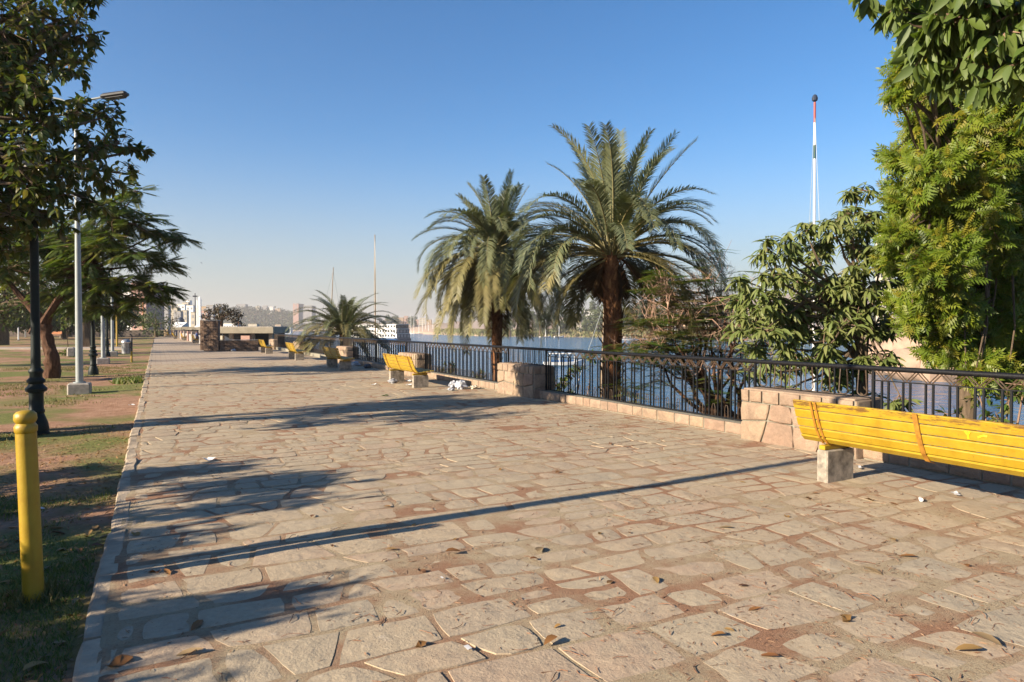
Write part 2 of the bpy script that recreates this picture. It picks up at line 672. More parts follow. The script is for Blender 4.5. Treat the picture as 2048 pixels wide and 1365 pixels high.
# ------------------------------------------------------------------ ground, water, far land
def grid_mesh(name, xs, ys, zf):
    vs = [(x, y, zf(x, y)) for y in ys for x in xs]
    nx = len(xs)
    fs = [(j * nx + i, j * nx + i + 1, (j + 1) * nx + i + 1, (j + 1) * nx + i) for j in range(len(ys) - 1) for i in range(nx - 1)]
    me = bpy.data.meshes.new(name)
    me.from_pydata(vs, [], fs)
    me.polygons.foreach_set("use_smooth", [True] * len(fs))
    return me


def soil_z(x, y):
    edge = max(0.0, min(1.0, (-.45 - x) / .8))
    far = max(0.0, min(1.0, (-x - 2) / 10))
    return -.055 - .02 * edge + .03 * nz(x * .5, y * .5, 1.3) + .012 * nz(x * 2.3, y * 2.3, 5.3) + .05 * far


xs = list(np.concatenate([np.linspace(-400, -60, 10)[:-1], np.linspace(-60, -12, 25)[:-1], np.linspace(-12, -.34, 60)]))
ys = list(np.concatenate([np.linspace(-60, 0, 15)[:-1], np.linspace(0, 20, 90)[:-1], np.linspace(20, 60, 70)[:-1], np.linspace(60, 420, 40)]))
obj('park_ground', grid_mesh('park_ground', xs, ys, soil_z), M['soil'], kind='structure')

# river and the steep bank below the railing
me = bpy.data.meshes.new('river')
me.from_pydata([(-6000, -6000, -6.5), (6000, -6000, -6.5), (6000, 6000, -6.5), (-6000, 6000, -6.5)], [], [(0, 1, 2, 3)])
obj('river', me, M['water'], kind='structure')


def bank_z(x, y):
    t = (x - 8.0) / 9.0
    return -.02 - 7.2 * min(1, max(0, t)) ** .8 + .25 * nz(x * .4, y * .4, 9) * min(1, max(0, t * 4))


obj('river_bank', grid_mesh('river_bank', list(np.linspace(7.97, 18, 16)), list(np.linspace(-60, 420, 160)), bank_z), M['bank'], kind='structure')

# land on the near side beyond the promenade
me = grid_mesh('shore_land', list(np.linspace(-900, 8, 30)), list(np.linspace(420, 900, 20)), lambda x, y: -.3 - 7 * max(0, (x + 40) / 48) ** 1.5)
obj('shore_land', me, M['bank'], kind='structure')

BANK_U = [(300, 1250), (430, 1400), (560, 1470), (640, 1400), (760, 1150), (860, 760), (960, 620), (1060, 575), (1240, 530), (1500, 500), (1800, 420), (2100, 330), (2600, 260), (3600, 200)]
HILL_V = [(300, 622), (430, 621), (520, 621), (565, 626), (620, 640), (760, 646), (860, 648), (1060, 640), (1200, 634), (1250, 628), (1300, 612), (1360, 603), (1440, 597), (1520, 600), (1620, 590), (1750, 586), (2100, 592), (2600, 600), (3600, 610)]


def interp(tab, u):
    return float(np.interp(u, [a for a, b in tab], [b for a, b in tab]))


def land_z(u, D):
    B = interp(BANK_U, u)
    e = D - B
    z = -7.0 + 2.6 * min(1, max(0, e / 12)) + 5.5 * min(1, max(0, (e - 12) / 110))
    hd = 2300 if u > 900 else B + 350
    hz_ = EYE + (655 - interp(HILL_V, u)) / F * hd
    t = min(1, max(0, (e - 110) / (hd - B - 110)))
    t = t * t * (3 - 2 * t)
    p = at(u, D)
    rough = nz(p.x * .004, p.y * .004, 2) * 14 + nz(p.x * .015, p.y * .015, 5) * 5
    return z + t * (hz_ - z + rough * (1 if u > 900 else .25))


us = list(np.linspace(300, 2300, 120)) + list(np.linspace(2330, 3600, 20))
es = [-4, 0, 6, 14, 30, 60, 110, 170, 240, 330, 430, 560, 720, 900, 1100, 1300, 1500, 1750, 2000, 2400, 3000, 3800]
vs, fs = [], []
for u in us:
    B = interp(BANK_U, u) + 6 * nz(u * .03, 3)
    for e in es:
        D = B + e
        p = at(u, D)
        vs.append((p.x, p.y, land_z(u, D) if e >= 0 else -8))
ne = len(es)
for i in range(len(us) - 1):
    for j in range(ne - 1):
        fs.append((i * ne + j, (i + 1) * ne + j, (i + 1) * ne + j + 1, i * ne + j + 1))
me = bpy.data.meshes.new('desert_hills')
me.from_pydata(vs, [], fs)
me.polygons.foreach_set("use_smooth", [True] * len(fs))
obj('desert_hills', me, M['sand'], kind='structure')

# ------------------------------------------------------------------ promenade paving
paving = bpy.data.objects.new('promenade', None)
COL.objects.link(paving)
paving['kind'] = 'structure'

me = grid_mesh('joint_bed', list(np.linspace(XL - .05, XR + .02, 80)), list(np.linspace(-4, 33, 340)),
               lambda x, y: und(x, y) - .0014 - .013 * max(0.0, nz(x * .7, y * .7, 4.4) - .16) + .0014 * nz(x * 6, y * 6, 2))
obj('joint_bed', me, M['joint'], paving, kind='structure')
me = grid_mesh('far_paving', list(np.linspace(XL - .05, XR + .02, 20)), list(np.linspace(33, 130, 200)), lambda x, y: und(x, y) - .004)
obj('far_paving', me, M['farpave'], paving, kind='structure')

stones = []
yb = [-4.0]
while yb[-1] < 33:
    yb.append(yb[-1] + random.uniform(.25, .45))


def row_y(r, x):
    return yb[r] + .075 * nz(x * .8, r * 5.3, .5) + .030 * nz(x * 2.9, r * 3.7, 2.5)


def stone_poly(cs):
    """Closed outline through the four corner points, edges split, roughened, corners worn."""
    out = []
    for i in range(4):
        a, b = cs[i], cs[(i + 1) % 4]
        L = (b - a).length
        k = 3 if L > .3 else 2
        for j in range(k):
            p = a.lerp(b, j / k)
            out.append((p, j == 0))
    return out


for r in range(len(yb) - 1):
    x = XL + random.uniform(-.25, 0)
    sl = 0.0
    while x < XR - .06:
        w = random.uniform(.30, .64) if random.random() > .15 else random.uniform(.18, .3)
        x2 = min(x + w, XR)
        if XR - x2 < .15:
            x2 = XR
        s2 = random.gauss(0, .075) if x2 < XR else 0
        x0 = max(x, XL)
        cells = [(x0, x2, 0.0, 1.0)]
        if w > .42 and random.random() < .10:
            xm = x0 + (x2 - x0) * random.uniform(.4, .6)
            cells = [(x0, xm, 0.0, 1.0), (xm, x2, 0.0, 1.0)]
        elif yb[r + 1] - yb[r] > .33 and random.random() < .2:
            fm = random.uniform(.4, .6)
            cells = [(x0, x2, 0.0, fm), (x0, x2, fm, 1.0)]
        for xa, xb_, f0, f1 in cells:
            def pt(xx, ff, s):
                xx = xx + s * (ff - .5)
                return Vector((xx, row_y(r, xx) * (1 - ff) + row_y(r + 1, xx) * ff, 0))
            cs = [pt(xa, f0, sl), pt(xb_, f0, s2), pt(xb_, f1, s2), pt(xa, f1, sl)]
            stones.append(cs)
        x, sl = x2, s2


def stone_geo(cs):
    c = sum(cs, Vector()) / 4
    pts = stone_poly(cs)
    n = len(pts)
    wear = random.choice((.003, .004, .006, .009, .014))
    P = []
    for i, (p, corner) in enumerate(pts):
        a, b = pts[i - 1][0], pts[(i + 1) % n][0]
        t = (b - a).normalized()
        nrm = Vector((t.y, -t.x, 0))
        j = wear + random.uniform(-.002, .006) + (.010 + random.uniform(0, .024) if corner else 0)
        if random.random() < .05:
            j += random.uniform(.01, .03)
        q = p - nrm * j if (p + nrm * .01 - c).length > (p - c).length else p + nrm * j
        P.append(q)
    zt = random.gauss(.0008, .0012)
    tilt = (random.gauss(0, .0022), random.gauss(0, .0022))
    vs = []
    for q in P:
        vs.append((q.x, q.y, und(q.x, q.y) - .035))
    for q in P:
        d = (c - q)
        q2 = q + d * min(.25, random.uniform(.006, .012) / max(.05, d.length))
        vs.append((q2.x, q2.y, und(q2.x, q2.y) + zt + tilt[0] * (q2.x - c.x) + tilt[1] * (q2.y - c.y) - .002))
    vs.append((c.x, c.y, und(c.x, c.y) + zt + random.uniform(0, .004)))
    fs = [(i, (i + 1) % n, n + (i + 1) % n, n + i) for i in range(n)]
    fs += [(n + i, n + (i + 1) % n, 2 * n) for i in range(n)]
    return c, vs, fs


def view_rank(c):
    D = c.x * ST + c.y * CT
    l = c.x * CT - c.y * ST
    if D < 2.7:
        return 900 - D
    ok = abs(l / D) < .78
    return D + (0 if ok else 400)


stones.sort(key=lambda cs: view_rank(sum(cs, Vector()) / 4))
rest = MB()
rt = []
for i, cs in enumerate(stones):
    c, vs, fs = stone_geo(cs)
    if i < 300:
        me = bpy.data.meshes.new('paving_stone')
        me.from_pydata([(x - c.x, y - c.y, z) for x, y, z in vs], [], fs)
        obj('paving_stone', me, M['paver'], paving, (c.x, c.y, 0))
    else:
        rest.add(vs, fs)
        rt += [random.random()] * len(vs)
me = rest.mesh('paving_stones_beyond')
a = me.attributes.new("tint", 'FLOAT', 'POINT')
a.data.foreach_set("value", rt)
obj('paving_stones_beyond', me, M['paver'], paving, kind='stuff')

# kerb between paving and park
y = -4.0
kerb = bpy.data.objects.new('park_kerb', None)
COL.objects.link(kerb)
kerb['kind'] = 'structure'
while y < 60:
    L = random.uniform(.8, 1.25)
    b = MB()
    n = 5
    prof = [(-.075, -.14), (-.068, .0), (-.05, .014), (.045, .014), (.062, .002), (.066, -.14)]
    vs, fs = [], []
    for k in range(n + 1):
        yy = (k / n - .5) * (L - .022)
        for px, pz in prof:
            vs.append((px + random.gauss(0, .004), yy, pz + (random.gauss(0, .004) if pz > -.1 else 0)))
    m_ = len(prof)
    for k in range(n):
        for j in range(m_ - 1):
            fs.append((k * m_ + j, k * m_ + j + 1, (k + 1) * m_ + j + 1, (k + 1) * m_ + j))
    fs.append(tuple(range(m_)))
    fs.append(tuple(n * m_ + j for j in range(m_ - 1, -1, -1)))
    b.add(vs, fs)
    o = b.build('kerb_stone', M['kerb'], kerb, (-.285 + random.gauss(0, .006), y + L / 2, und(-.28, y) - .014))
    o.rotation_euler = (random.gauss(0, .006), random.gauss(0, .02), random.gauss(0, .006))
    y += L

# ------------------------------------------------------------------ stone plinth, pillars, railing
PIL = [5.38, 13.3, 21.1, 30.3, 41.7, 51.5]
PL = 1.82
PX0, PX1, PH = 7.46, 8.02, .72


def stone_block(w, h, d, rnd=.012):
    """A worn block: front face slightly proud and uneven. w along local y, h along z, thickness d along x."""
    b = MB()
    def pt(x, y, z, s):
        return (x + random.uniform(-s, s), y + random.uniform(-s, s), z + random.uniform(-s, s))
    e = .018
    vs = []
    for x, ins in ((0, 0), (-d + .008, 0), (-d, e)):
        for yy, zz in ((-w / 2 + ins, -h / 2 + ins), (w / 2 - ins, -h / 2 + ins), (w / 2 - ins, h / 2 - ins), (-w / 2 + ins, h / 2 - ins)):
            vs.append(pt(x, yy, zz, .004 if x else 0))
    vs.append((-d - random.uniform(.0, rnd), random.uniform(-.2, .2) * w, random.uniform(-.2, .2) * h))
    fs = []
    for k in range(2):
        for i in range(4):
            j = (i + 1) % 4
            fs.append((k * 4 + j, k * 4 + i, k * 4 + 4 + i, k * 4 + 4 + j))
    for i in range(4):
        fs.append((8 + (i + 1) % 4, 8 + i, 12))
    b.add(vs, fs)
    return b


plinth = bpy.data.objects.new('railing_plinth', None)
COL.objects.link(plinth)
plinth['kind'] = 'structure'
segs = [(-4.0, PIL[0])] + [(PIL[i] + PL, PIL[i + 1]) for i in range(5)]
for i, (a, b_) in enumerate(segs):
    MB().box((7.80, (a + b_) / 2, .01), (.36, b_ - a - .006, .33), bev=.012).build('plinth_core', M['mortar'], plinth, kind='structure')
    yy = a
    while yy < b_ - .05:
        w = min(random.uniform(.22, .48), b_ - yy)
        if b_ - yy - w < .12:
            w = b_ - yy
        o = stone_block(w - .022, .165, .03).build('plinth_stone', M['wallstone'], plinth, (7.632, yy + w / 2, .095))
        yy += w
        if yy > 32:
            yy = b_


def pillar(name, label, y0, grp):
    t = thing(name, label, 'pillar', (PX0, y0 + PL / 2, 0), 0, grp)
    W = PX1 - PX0
    MB().box((W / 2 + .012, 0, PH / 2 - .06), (W - .024, PL - .024, PH + .09), bev=.01).build('mortar_core', M['mortar'], t)
    MB().box((W / 2 + .006, 0, PH - .006), (W - .06, PL - .05, .03), bev=.008).build('top_slab', M['wallstone'], t)
    # front and end faces: top course of short blocks, irregular stones below
    def face(w, place, rot):
        yy = -w / 2
        while yy < w / 2 - .04:
            s = min(random.uniform(.17, .36), w / 2 - yy)
            if w / 2 - yy - s < .1:
                s = w / 2 - yy
            stone_block(s - .03, .155, .028).build('stone', M['wallstone'], t, place(yy + s / 2, PH - .09), rot)
            yy += s
        cols = max(1, round(w / .42))
        z0 = [[.0 for _ in range(cols + 1)] for _ in range(3)]
        zs = [-.03, .27, PH - .178]
        P = [[None] * (cols + 1) for _ in range(3)]
        for r_ in range(3):
            for c_ in range(cols + 1):
                jy = 0 if c_ in (0, cols) else random.uniform(-.10, .10)
                jz = 0 if r_ in (0, 2) else random.uniform(-.07, .07)
                P[r_][c_] = (-w / 2 + w * c_ / cols + jy, zs[r_] + jz)
        for r_ in range(2):
            for c_ in range(cols):
                q = [P[r_][c_], P[r_][c_ + 1], P[r_ + 1][c_ + 1], P[r_ + 1][c_]]
                cy, cz = sum(a[0] for a in q) / 4, sum(a[1] for a in q) / 4
                ring = []
                for k in range(4):
                    a, b = q[k], q[(k + 1) % 4]
                    ring += [a, ((a[0] + b[0]) / 2 + random.uniform(-.012, .012), (a[1] + b[1]) / 2 + random.uniform(-.012, .012))]
                vs, n = [], len(ring)
                for x_, ins in ((0, .003), (-.02, .006), (-.028, .026)):
                    for k, (a, b) in enumerate(ring):
                        dy, dz = cy - a, cz - b
                        dl = math.hypot(dy, dz)
                        ii = ins + (.018 if k % 2 == 0 else 0)
                        vs.append((x_ + (random.uniform(-.003, .003) if x_ else 0), a + dy / dl * ii - cy, b + dz / dl * ii - cz))
                vs.append((-.03 - random.uniform(0, .012), 0, 0))
                fs = []
                for k2 in range(2):
                    for k in range(n):
                        j = (k + 1) % n
                        fs.append((k2 * n + j, k2 * n + k, k2 * n + n + k, k2 * n + n + j))
                for k in range(n):
                    fs.append((2 * n + (k + 1) % n, 2 * n + k, 3 * n))
                b = MB()
                b.add(vs, fs)
                b.build('stone', M['wallstone'], t, place(cy, cz), rot)
    face(PL - .02, lambda a, z: (.016, a, z), (0, 0, 0))
    face(W - .03, lambda a, z: (W / 2 + a, -PL / 2 + .016, z), (0, 0, R(90)))
    return t


pil_labels = ['low pink stone pillar just behind the nearest yellow bench', 'low pinkish stone pillar left of the big palm trunk',
              'low stone pillar behind the second yellow bench with litter bags beside it', 'low stone pillar behind the third bench, half in shade',
              'low sunlit stone pillar behind the fourth bench', 'small far stone pillar beside the bench by the block wall']
p0 = pillar('stone_pillar', pil_labels[0], PIL[0], 'stone pillars along the railing')
p1 = pillar('stone_pillar', pil_labels[1], PIL[1], 'stone pillars along the railing')
for k in range(2, 6):
    copy_tree(p0 if k % 2 else p1, loc=(PX0, PIL[k] + PL / 2, 0), label=pil_labels[k])

RX = 7.78
ZT, ZM, ZB = 1.10, .952, .205


def shared(name, b, smooth=True):
    return b.mesh(name, smooth)


me_bal = shared('baluster', MB().box((0, 0, (ZM + ZB) / 2), (.021, .021, ZM - ZB)), False)
PER = .262
dg = []
for s in (1, -1):
    b = MB()
    for off in (-.02, .02):
        # two flat bars side by side leaning to the handrail
        y0, y1 = off * 1.0, s * PER / 2 + off
        b.tube([(0, y0, ZM - .004), (0, y1, ZT - .016)], .0075, 5)
    dg.append(shared('brace', b, False))
hp = MB()
hp.tube([(0, -.036, ZB), (0, -.034, ZB + .14), (0, -.018, ZB + .19), (0, .018, ZB + .19), (0, .034, ZB + .14), (0, .036, ZB)], .006, 5)
me_hp = shared('hairpin', hp)
lp = MB()
pts = []
for k in range(13):
    a = math.pi + math.pi * k / 12
    pts.append((0, .065 * math.cos(a), .80 + .05 * math.sin(a)))
pts = [(0, -.045, ZT - .02), (0, -.055, .95)] + pts + [(0, .055, .95), (0, .045, ZT - .02)]
lp.tube(pts, .0085, 5)
me_loop = shared('scroll_loop', lp)
me_up = shared('upright', MB().box((0, 0, (ZT + .735) / 2), (.016, .016, ZT - .735)), False)


def railing(y0, y1, label):
    t = thing('railing', label, 'railing', (RX, y0, 0), 0, 'black iron railing bays along the promenade')
    L = y1 - y0
    MB().tube([(0, 0, ZT), (0, L, ZT)], .031, 12).build('handrail', M['handrail'], t, smooth=True)
    MB().box((0, L / 2, ZM), (.03, L, .012)).build('middle_rail', M['iron'], t)
    MB().box((0, L / 2, ZB), (.03, L, .014)).build('bottom_rail', M['iron'], t)
    for yy in (.02, L - .02):
        MB().box((0, yy, ZT / 2 + .09), (.032, .032, ZT - .18)).build('post', M['iron'], t)
    n = max(1, int((L - .1) / PER))
    per = (L - .08) / n
    for k in range(n):
        c = .04 + per * (k + .5)
        for s in (-.042, .042):
            obj('baluster', me_bal, M['iron'], t, (0, c + s, 0))
        obj('brace', dg[0], M['rustbar'], t, (0, c, 0))
        obj('brace', dg[1], M['rustbar'], t, (0, c, 0))
        if k < n - 1:
            obj('hairpin', me_hp, M['rustbar'], t, (0, c + per / 2, 0))
    return t


def railing_over(y0, label):
    t = thing('railing', label, 'railing', (RX, y0, 0), 0, 'short railing pieces on top of the pillars')
    MB().tube([(0, 0, ZT), (0, PL, ZT)], .031, 12).build('handrail', M['handrail'], t, smooth=True)
    MB().box((0, PL / 2, .735), (.024, PL - .04, .012)).build('bottom_rail', M['iron'], t)
    n = 7
    for k in range(n):
        c = PL * (k + .5) / n
        obj('scroll_loop', me_loop, M['rustbar'], t, (0, c, 0))
        if k:
            obj('upright', me_up, M['iron'], t, (0, PL * k / n, 0))
    return t


bay_l = ['black railing bay right of the nearest pillar, behind the close yellow bench', 'black railing bay in front of the big palm trunk',
         'black railing bay beside the white litter bags', 'black railing bay left of the second bench, above tied litter',
         'black railing bay in front of the low trunkless palm', 'far short black railing bay near the block wall']
for k, (a, b_) in enumerate(segs):
    railing(a, b_, bay_l[k])
over_l = ['looped iron railing piece on the pillar behind the nearest bench', 'looped iron railing piece on the pillar left of the big palm trunk',
          'looped iron railing piece on the pillar behind the second bench', 'looped iron railing piece on the pillar behind the third bench',
          'looped iron railing piece on the sunlit pillar behind the fourth bench', 'looped iron railing piece on the pillar nearest the block wall']
for k in range(6):
    railing_over(PIL[k], over_l[k])

# ------------------------------------------------------------------ benches
def make_bench(label):
    t = thing('bench', label, 'bench', (6.1, 3.7, 0), 0, 'yellow benches facing the river')
    half = 1.32
    # local x: 0 at the back foot, + towards the river
    prof = [(-.125, .795), (-.095, .700), (-.062, .606), (-.022, .514), (.035, .435)]   # slat centres of the backrest
    ang = [R(16), R(17.5), R(20), R(27), R(48)]
    hs = [.090, .088, .088, .086, .082]
    for (x, z), a_, h in zip(prof, ang, hs):
        b = MB()
        b.box((0, 0, 0), (.028, half * 2 + random.uniform(-.012, .012), h), bev=.006)
        o = b.build('back_slat', M['bench'], t, (x, 0, z))
        me = o.data
        for v in me.vertices:        # lean the slat, keep mesh in bench coordinates
            y0 = v.co.z * math.sin(a_)
            v.co = Vector((v.co.x * math.cos(a_) - v.co.z * math.sin(a_) + x, v.co.y, v.co.x * math.sin(a_) + v.co.z * math.cos(a_) + z))
        o.location = (0, random.gauss(0, .004), 0)
    for k in range(4):
        o = MB().box((.13 + k * .105, 0, .415 + .012 * k), (.094, half * 2 + random.uniform(-.01, .01), .03), bev=.006).build('seat_slat', M['bench'], t)
    # flat metal straps behind the backrest
    for yy in (-1.06, 0.0, 1.06):
        b = MB()
        cl = [(-.158, .835), (-.130, .745), (-.098, .650), (-.062, .560), (-.015, .470), (.05, .395), (.12, .375)]
        for off in ((-.026, .026) if yy else (0,)):
            w = .012 if yy else .022
            for (x0, z0), (x1, z1) in zip(cl[:-1], cl[1:]):
                d = Vector((x1 - x0, 0, z1 - z0)).normalized()
                n_ = Vector((-d.z, 0, d.x)) * -.005
                vs = []
                for (x, z) in ((x0, z0), (x1, z1)):
                    for s in (-1, 1):
                        vs.append((x + n_.x * 0, yy + off + s * w, z))
                        vs.append((x - abs(n_.x) * 2, yy + off + s * w, z - abs(n_.z)))
                b.add(vs, [(0, 2, 6, 4), (1, 5, 7, 3), (0, 4, 5, 1), (2, 3, 7, 6), (0, 1, 3, 2), (4, 6, 7, 5)])
        b.build('strap', M['strap'], t)
    for yy in (-1.06, 1.06):
        b = MB()
        b.box((.20, yy, .145), (.42, .13, .37), bev=.012)
        b.build('concrete_leg', M['legc'], t)
        b = MB()
        b.box((.19, yy, .356), (.40, .07, .045), bev=.004)
        b.build('bracket', M['yellow'], t)
        b = MB()
        b.box((.30, yy, .388), (.36, .05, .02))
        b.build('seat_bearer', M['strap'], t)
    return t


bench0 = make_bench('nearest yellow slatted bench, large at the right edge, paint worn along its top')
# hand-painted strokes on the near bench
b = MB()
def stroke(pts, w=.010):
    for (y0, z0), (y1, z1) in zip(pts[:-1], pts[1:]):
        d = Vector((0, y1 - y0, z1 - z0)).normalized()
        n_ = Vector((0, -d.z, d.y)) * w
        ex = lambda z: -.062 - (z - .606) * .36 - .0165
        vs = [(ex(z0), y0 + n_.y, z0 + n_.z), (ex(z0), y0 - n_.y, z0 - n_.z), (ex(z1), y1 - n_.y, z1 - n_.z), (ex(z1), y1 + n_.y, z1 + n_.z)]
        b.add(vs, [(0, 1, 2, 3)])
        b.add([(x + .003, y, z) for x, y, z in vs], [(3, 2, 1, 0)])
stroke([(-.405, .735), (-.425, .705), (-.445, .735)], .008)
stroke([(-.425, .705), (-.422, .668)], .008)
stroke([(-.50, .693), (-.545, .715)], .008)
stroke([(-.545, .715), (-.575, .712)], .008)
b.build('paint_mark', M['mark'], bench0)
bl = ['yellow bench with papers under it beside the white litter bags', 'yellow bench half in shadow, third from the near end',
      'small sunlit yellow bench, fourth along the railing', 'small yellow bench beside the end of the block wall']
for (yy, xx), lab in zip(((18.2, 6.0), (26.4, 6.0), (35.1, 5.95), (44.6, 5.85)), bl):
    copy_tree(bench0, loc=(xx, yy, 0), rz=random.gauss(0, .02), label=lab)
for o in list(COL.objects):
    if o.name.startswith('paint_mark') and o.parent is not None and o.parent != bench0:
        bpy.data.objects.remove(o)
far_b = [('far yellow bench near the end wall, leftmost of the distant row', gp(336, 674.5)), ('far yellow bench, second from left in the distant row', gp(347, 678)),
         ('far shaded yellow bench in front of the pale pavilion posts', gp(365, 681)), ('far yellow bench with a person in blue on it', gp(388, 687))]
for lab, p in far_b:
    c = copy_tree(bench0, loc=(p.x, p.y, 0), rz=R(2), label=lab)
    for ch in list(c.children):
        if ch.name.startswith('paint_mark'):
            bpy.data.objects.remove(ch)

# ------------------------------------------------------------------ lamps, bollard, bin
def green_lamp(loc, label):
    t = thing('park_lamp', label, 'lamp post', loc, 0, 'dark green ornate lamp posts')
    MB().lathe([(.17, -.1), (.17, .02), (.16, .03), (.165, .08), (.15, .17), (.115, .27), (.10, .31), (.112, .33), (.112, .36), (.098, .38), (.098, .62), (.105, .64)], 20).build('base', M['lampgreen'], t, smooth=True)
    MB().lathe([(.105, .64), (.145, .66), (.15, .70), (.11, .74), (.095, .77), (.125, .80), (.125, .83), (.085, .87), (.085, .93), (.10, .95), (.10, .98), (.07, 1.02)], 20).build('collar', M['lampgreen'], t, smooth=True)
    MB().lathe([(.068, 1.02), (.062, 1.6), (.055, 4.0), (.07, 4.03), (.07, 4.08), (.04, 4.12)], 16).build('shaft', M['lampgreen'], t, smooth=True)
    for s in (-1, 1):
        arm = MB().tube([(0, 0, 3.95), (0, s * .2, 4.08), (0, s * .42, 4.06), (0, s * .5, 3.98)], .02, 8).build('arm', M['lampgreen'], t, smooth=True)
        h = MB().lathe([(.05, 3.96), (.11, 4.0), (.15, 4.3), (.15, 4.32)], 8, (0, s * .5, 0)).build('lantern', M['glass'], t)
        MB().lathe([(.19, 4.321), (.12, 4.42), (.03, 4.5), (.02, 4.56)], 8, (0, s * .5, 0)).build('lantern_cap', M['lampgreen'], h)
    return t


def sz(p):
    return (p.x, p.y, soil_z(p.x, p.y) + .02)


gl = green_lamp(sz(gp(71, 861)), 'dark green ornate lamp post nearest the yellow bollard')
copy_tree(gl, loc=sz(gp(186, 746)), label='dark green ornate lamp post between two pale street lights')
copy_tree(gl, loc=sz(gp(214, 712)), label='far dark green ornate lamp post just left of the litter bin')


def street_light(loc, label):
    t = thing('street_light', label, 'street light', loc, 0, 'pale double street lights')
    b = MB().box((0, 0, .08), (.50, .50, .36), bev=.03)
    b.build('concrete_base', M['concrete'], t)
    MB().lathe([(.14, .26), (.14, .285), (.085, .29), (.082, 1.2), (.062, 4.0), (.045, 7.3), (.045, 7.4)], 18).build('pole', M['silver'], t, smooth=True)
    for s in (-1, 1):
        d = Vector((CT, -ST, 0)) * s
        MB().tube([d * .0 + Vector((0, 0, 7.25)), d * .4 + Vector((0, 0, 7.42)), d * .8 + Vector((0, 0, 7.5))], .028, 8).build('arm', M['silver'], t, smooth=True)
        b = MB()
        b.box((.0, 0, 0), (.66, .24, .13), bev=.045)
        b.box((.02, 0, -.066), (.46, .19, .03), bev=.01)
        o = b.build('lamp_head', M['darkgrey'], t, d * .98 + Vector((0, 0, 7.52)))
        o.rotation_euler = (0, -.14, math.atan2(d.y, d.x))
    return t


sl = street_light(sz(gp(158, 781)), 'nearest pale street light with two dark heads above the leaves')
copy_tree(sl, loc=sz(gp(206, 726)), label='second pale street light on a pale concrete block')
copy_tree(sl, loc=sz(gp(225, 711)), label='third pale street light behind the litter bin')
copy_tree(sl, loc=(-1.8, 5.09, -.06), label='pale street light beside the viewer casting the long shadow')

t = thing('bollard', 'bright yellow round bollard with a domed cap at the lawn edge', 'bollard', sz(gp(60, 1195, -.03)))
t.rotation_euler = (0, R(-1.5), 0)
MB().lathe([(.057, -.2), (.056, .3), (.055, .985), (.055, 1.0)], 24).build('post', M['yellow'], t, smooth=True)
MB().lathe([(.052, 1.0), (.060, 1.012), (.061, 1.04), (.054, 1.052), (.048, 1.06), (.055, 1.07), (.061, 1.085), (.058, 1.115), (.044, 1.13), (.02, 1.137)], 24).build('cap', M['yellow'], t, smooth=True)

bp = gp(263, 722)
t = thing('litter_bin', 'galvanised litter bin hung on a black and yellow post', 'bin', (bp.x, bp.y, -.05))
MB().lathe([(.045, -.1), (.045, .5)], 12).build('post_foot', M['yellow'], t)
MB().lathe([(.046, .5), (.046, 1.15), (.03, 1.16)], 12).build('post', M['darkgrey'], t)
bd = Vector((-CT, ST, 0)) * .26
MB().lathe([(.17, .38), (.19, .40), (.20, .88), (.205, .90)], 20, bd).build('barrel', M['binmetal'], t, smooth=True)
MB().lathe([(.215, .93), (.20, 1.0), (.13, 1.06), (.03, 1.08)], 20, bd).build('lid', M['binmetal'], t, smooth=True)
MB().box((bd.x / 2, bd.y / 2, .7), (.24, .03, .05), rz=math.atan2(bd.y, bd.x)).build('bracket', M['darkgrey'], t)

# ------------------------------------------------------------------ vegetation builders
def leaf_template(L=1.0, W=.4, fold=.08, curl=.15, ts=(0, .22, .5, .78, 1), ws=(.0, .8, 1.0, .62, 0)):
    vs, rows = [], []
    for t_, w in zip(ts, ws):
        z = -curl * t_ * t_ * L
        if w == 0:
            rows.append((len(vs),))
            vs.append((t_ * L, 0, z))
        else:
            i = len(vs)
            vs += [(t_ * L, -w * W / 2 * L, z + fold * w * L), (t_ * L, 0, z), (t_ * L, w * W / 2 * L, z + fold * w * L)]
            rows.append((i, i + 1, i + 2))
    fs = []
    for a, b in zip(rows[:-1], rows[1:]):
        if len(a) == 1:
            fs += [(a[0], b[1], b[0]), (a[0], b[2], b[1])]
        elif len(b) == 1:
            fs += [(a[0], a[1], b[0]), (a[1], a[2], b[0])]
        else:
            fs += [(a[0], a[1], b[1], b[0]), (a[1], a[2], b[2], b[1])]
    return vs, fs


def compound_template(n=6, L=.36, ll=.13, lw=.04, spread=55, terminal=True, droop=.1, lift=0.0):
    vs, fs = [], []
    def leaflet(p, ang, l_, w):
        i = len(vs)
        d = Vector((math.cos(ang), math.sin(ang), -droop))
        s = Vector((-d.y, d.x, 0)).normalized() * w / 2
        p = Vector(p)
        m = p + d * l_ * .45
        e = p + d * l_ + Vector((0, 0, -droop * l_ * .8))
        vs.extend([tuple(p), tuple(m + s + Vector((0, 0, lift * w))), tuple(e), tuple(m - s + Vector((0, 0, lift * w)))])
        fs.append((i, i + 3, i + 2, i + 1))
    for k in range(n):
        t_ = .15 + .8 * k / max(1, n - 1)
        p = (t_ * L, 0, -.12 * t_ * t_ * L)
        sc_ = .65 + .7 * math.sin(math.pi * min(1, t_ * .95))
        for s in (-1, 1):
            leaflet(p, s * R(spread), ll * sc_ * .8, lw)
    if terminal:
        leaflet((L, 0, -.12 * L), 0, ll, lw)
    i = len(vs)
    w = .004
    vs.extend([(0, -w, 0), (0, w, 0), (L, w * .4, -.12 * L), (L, -w * .4, -.12 * L)])
    fs.append((i, i + 3, i + 2, i + 1))
    return vs, fs


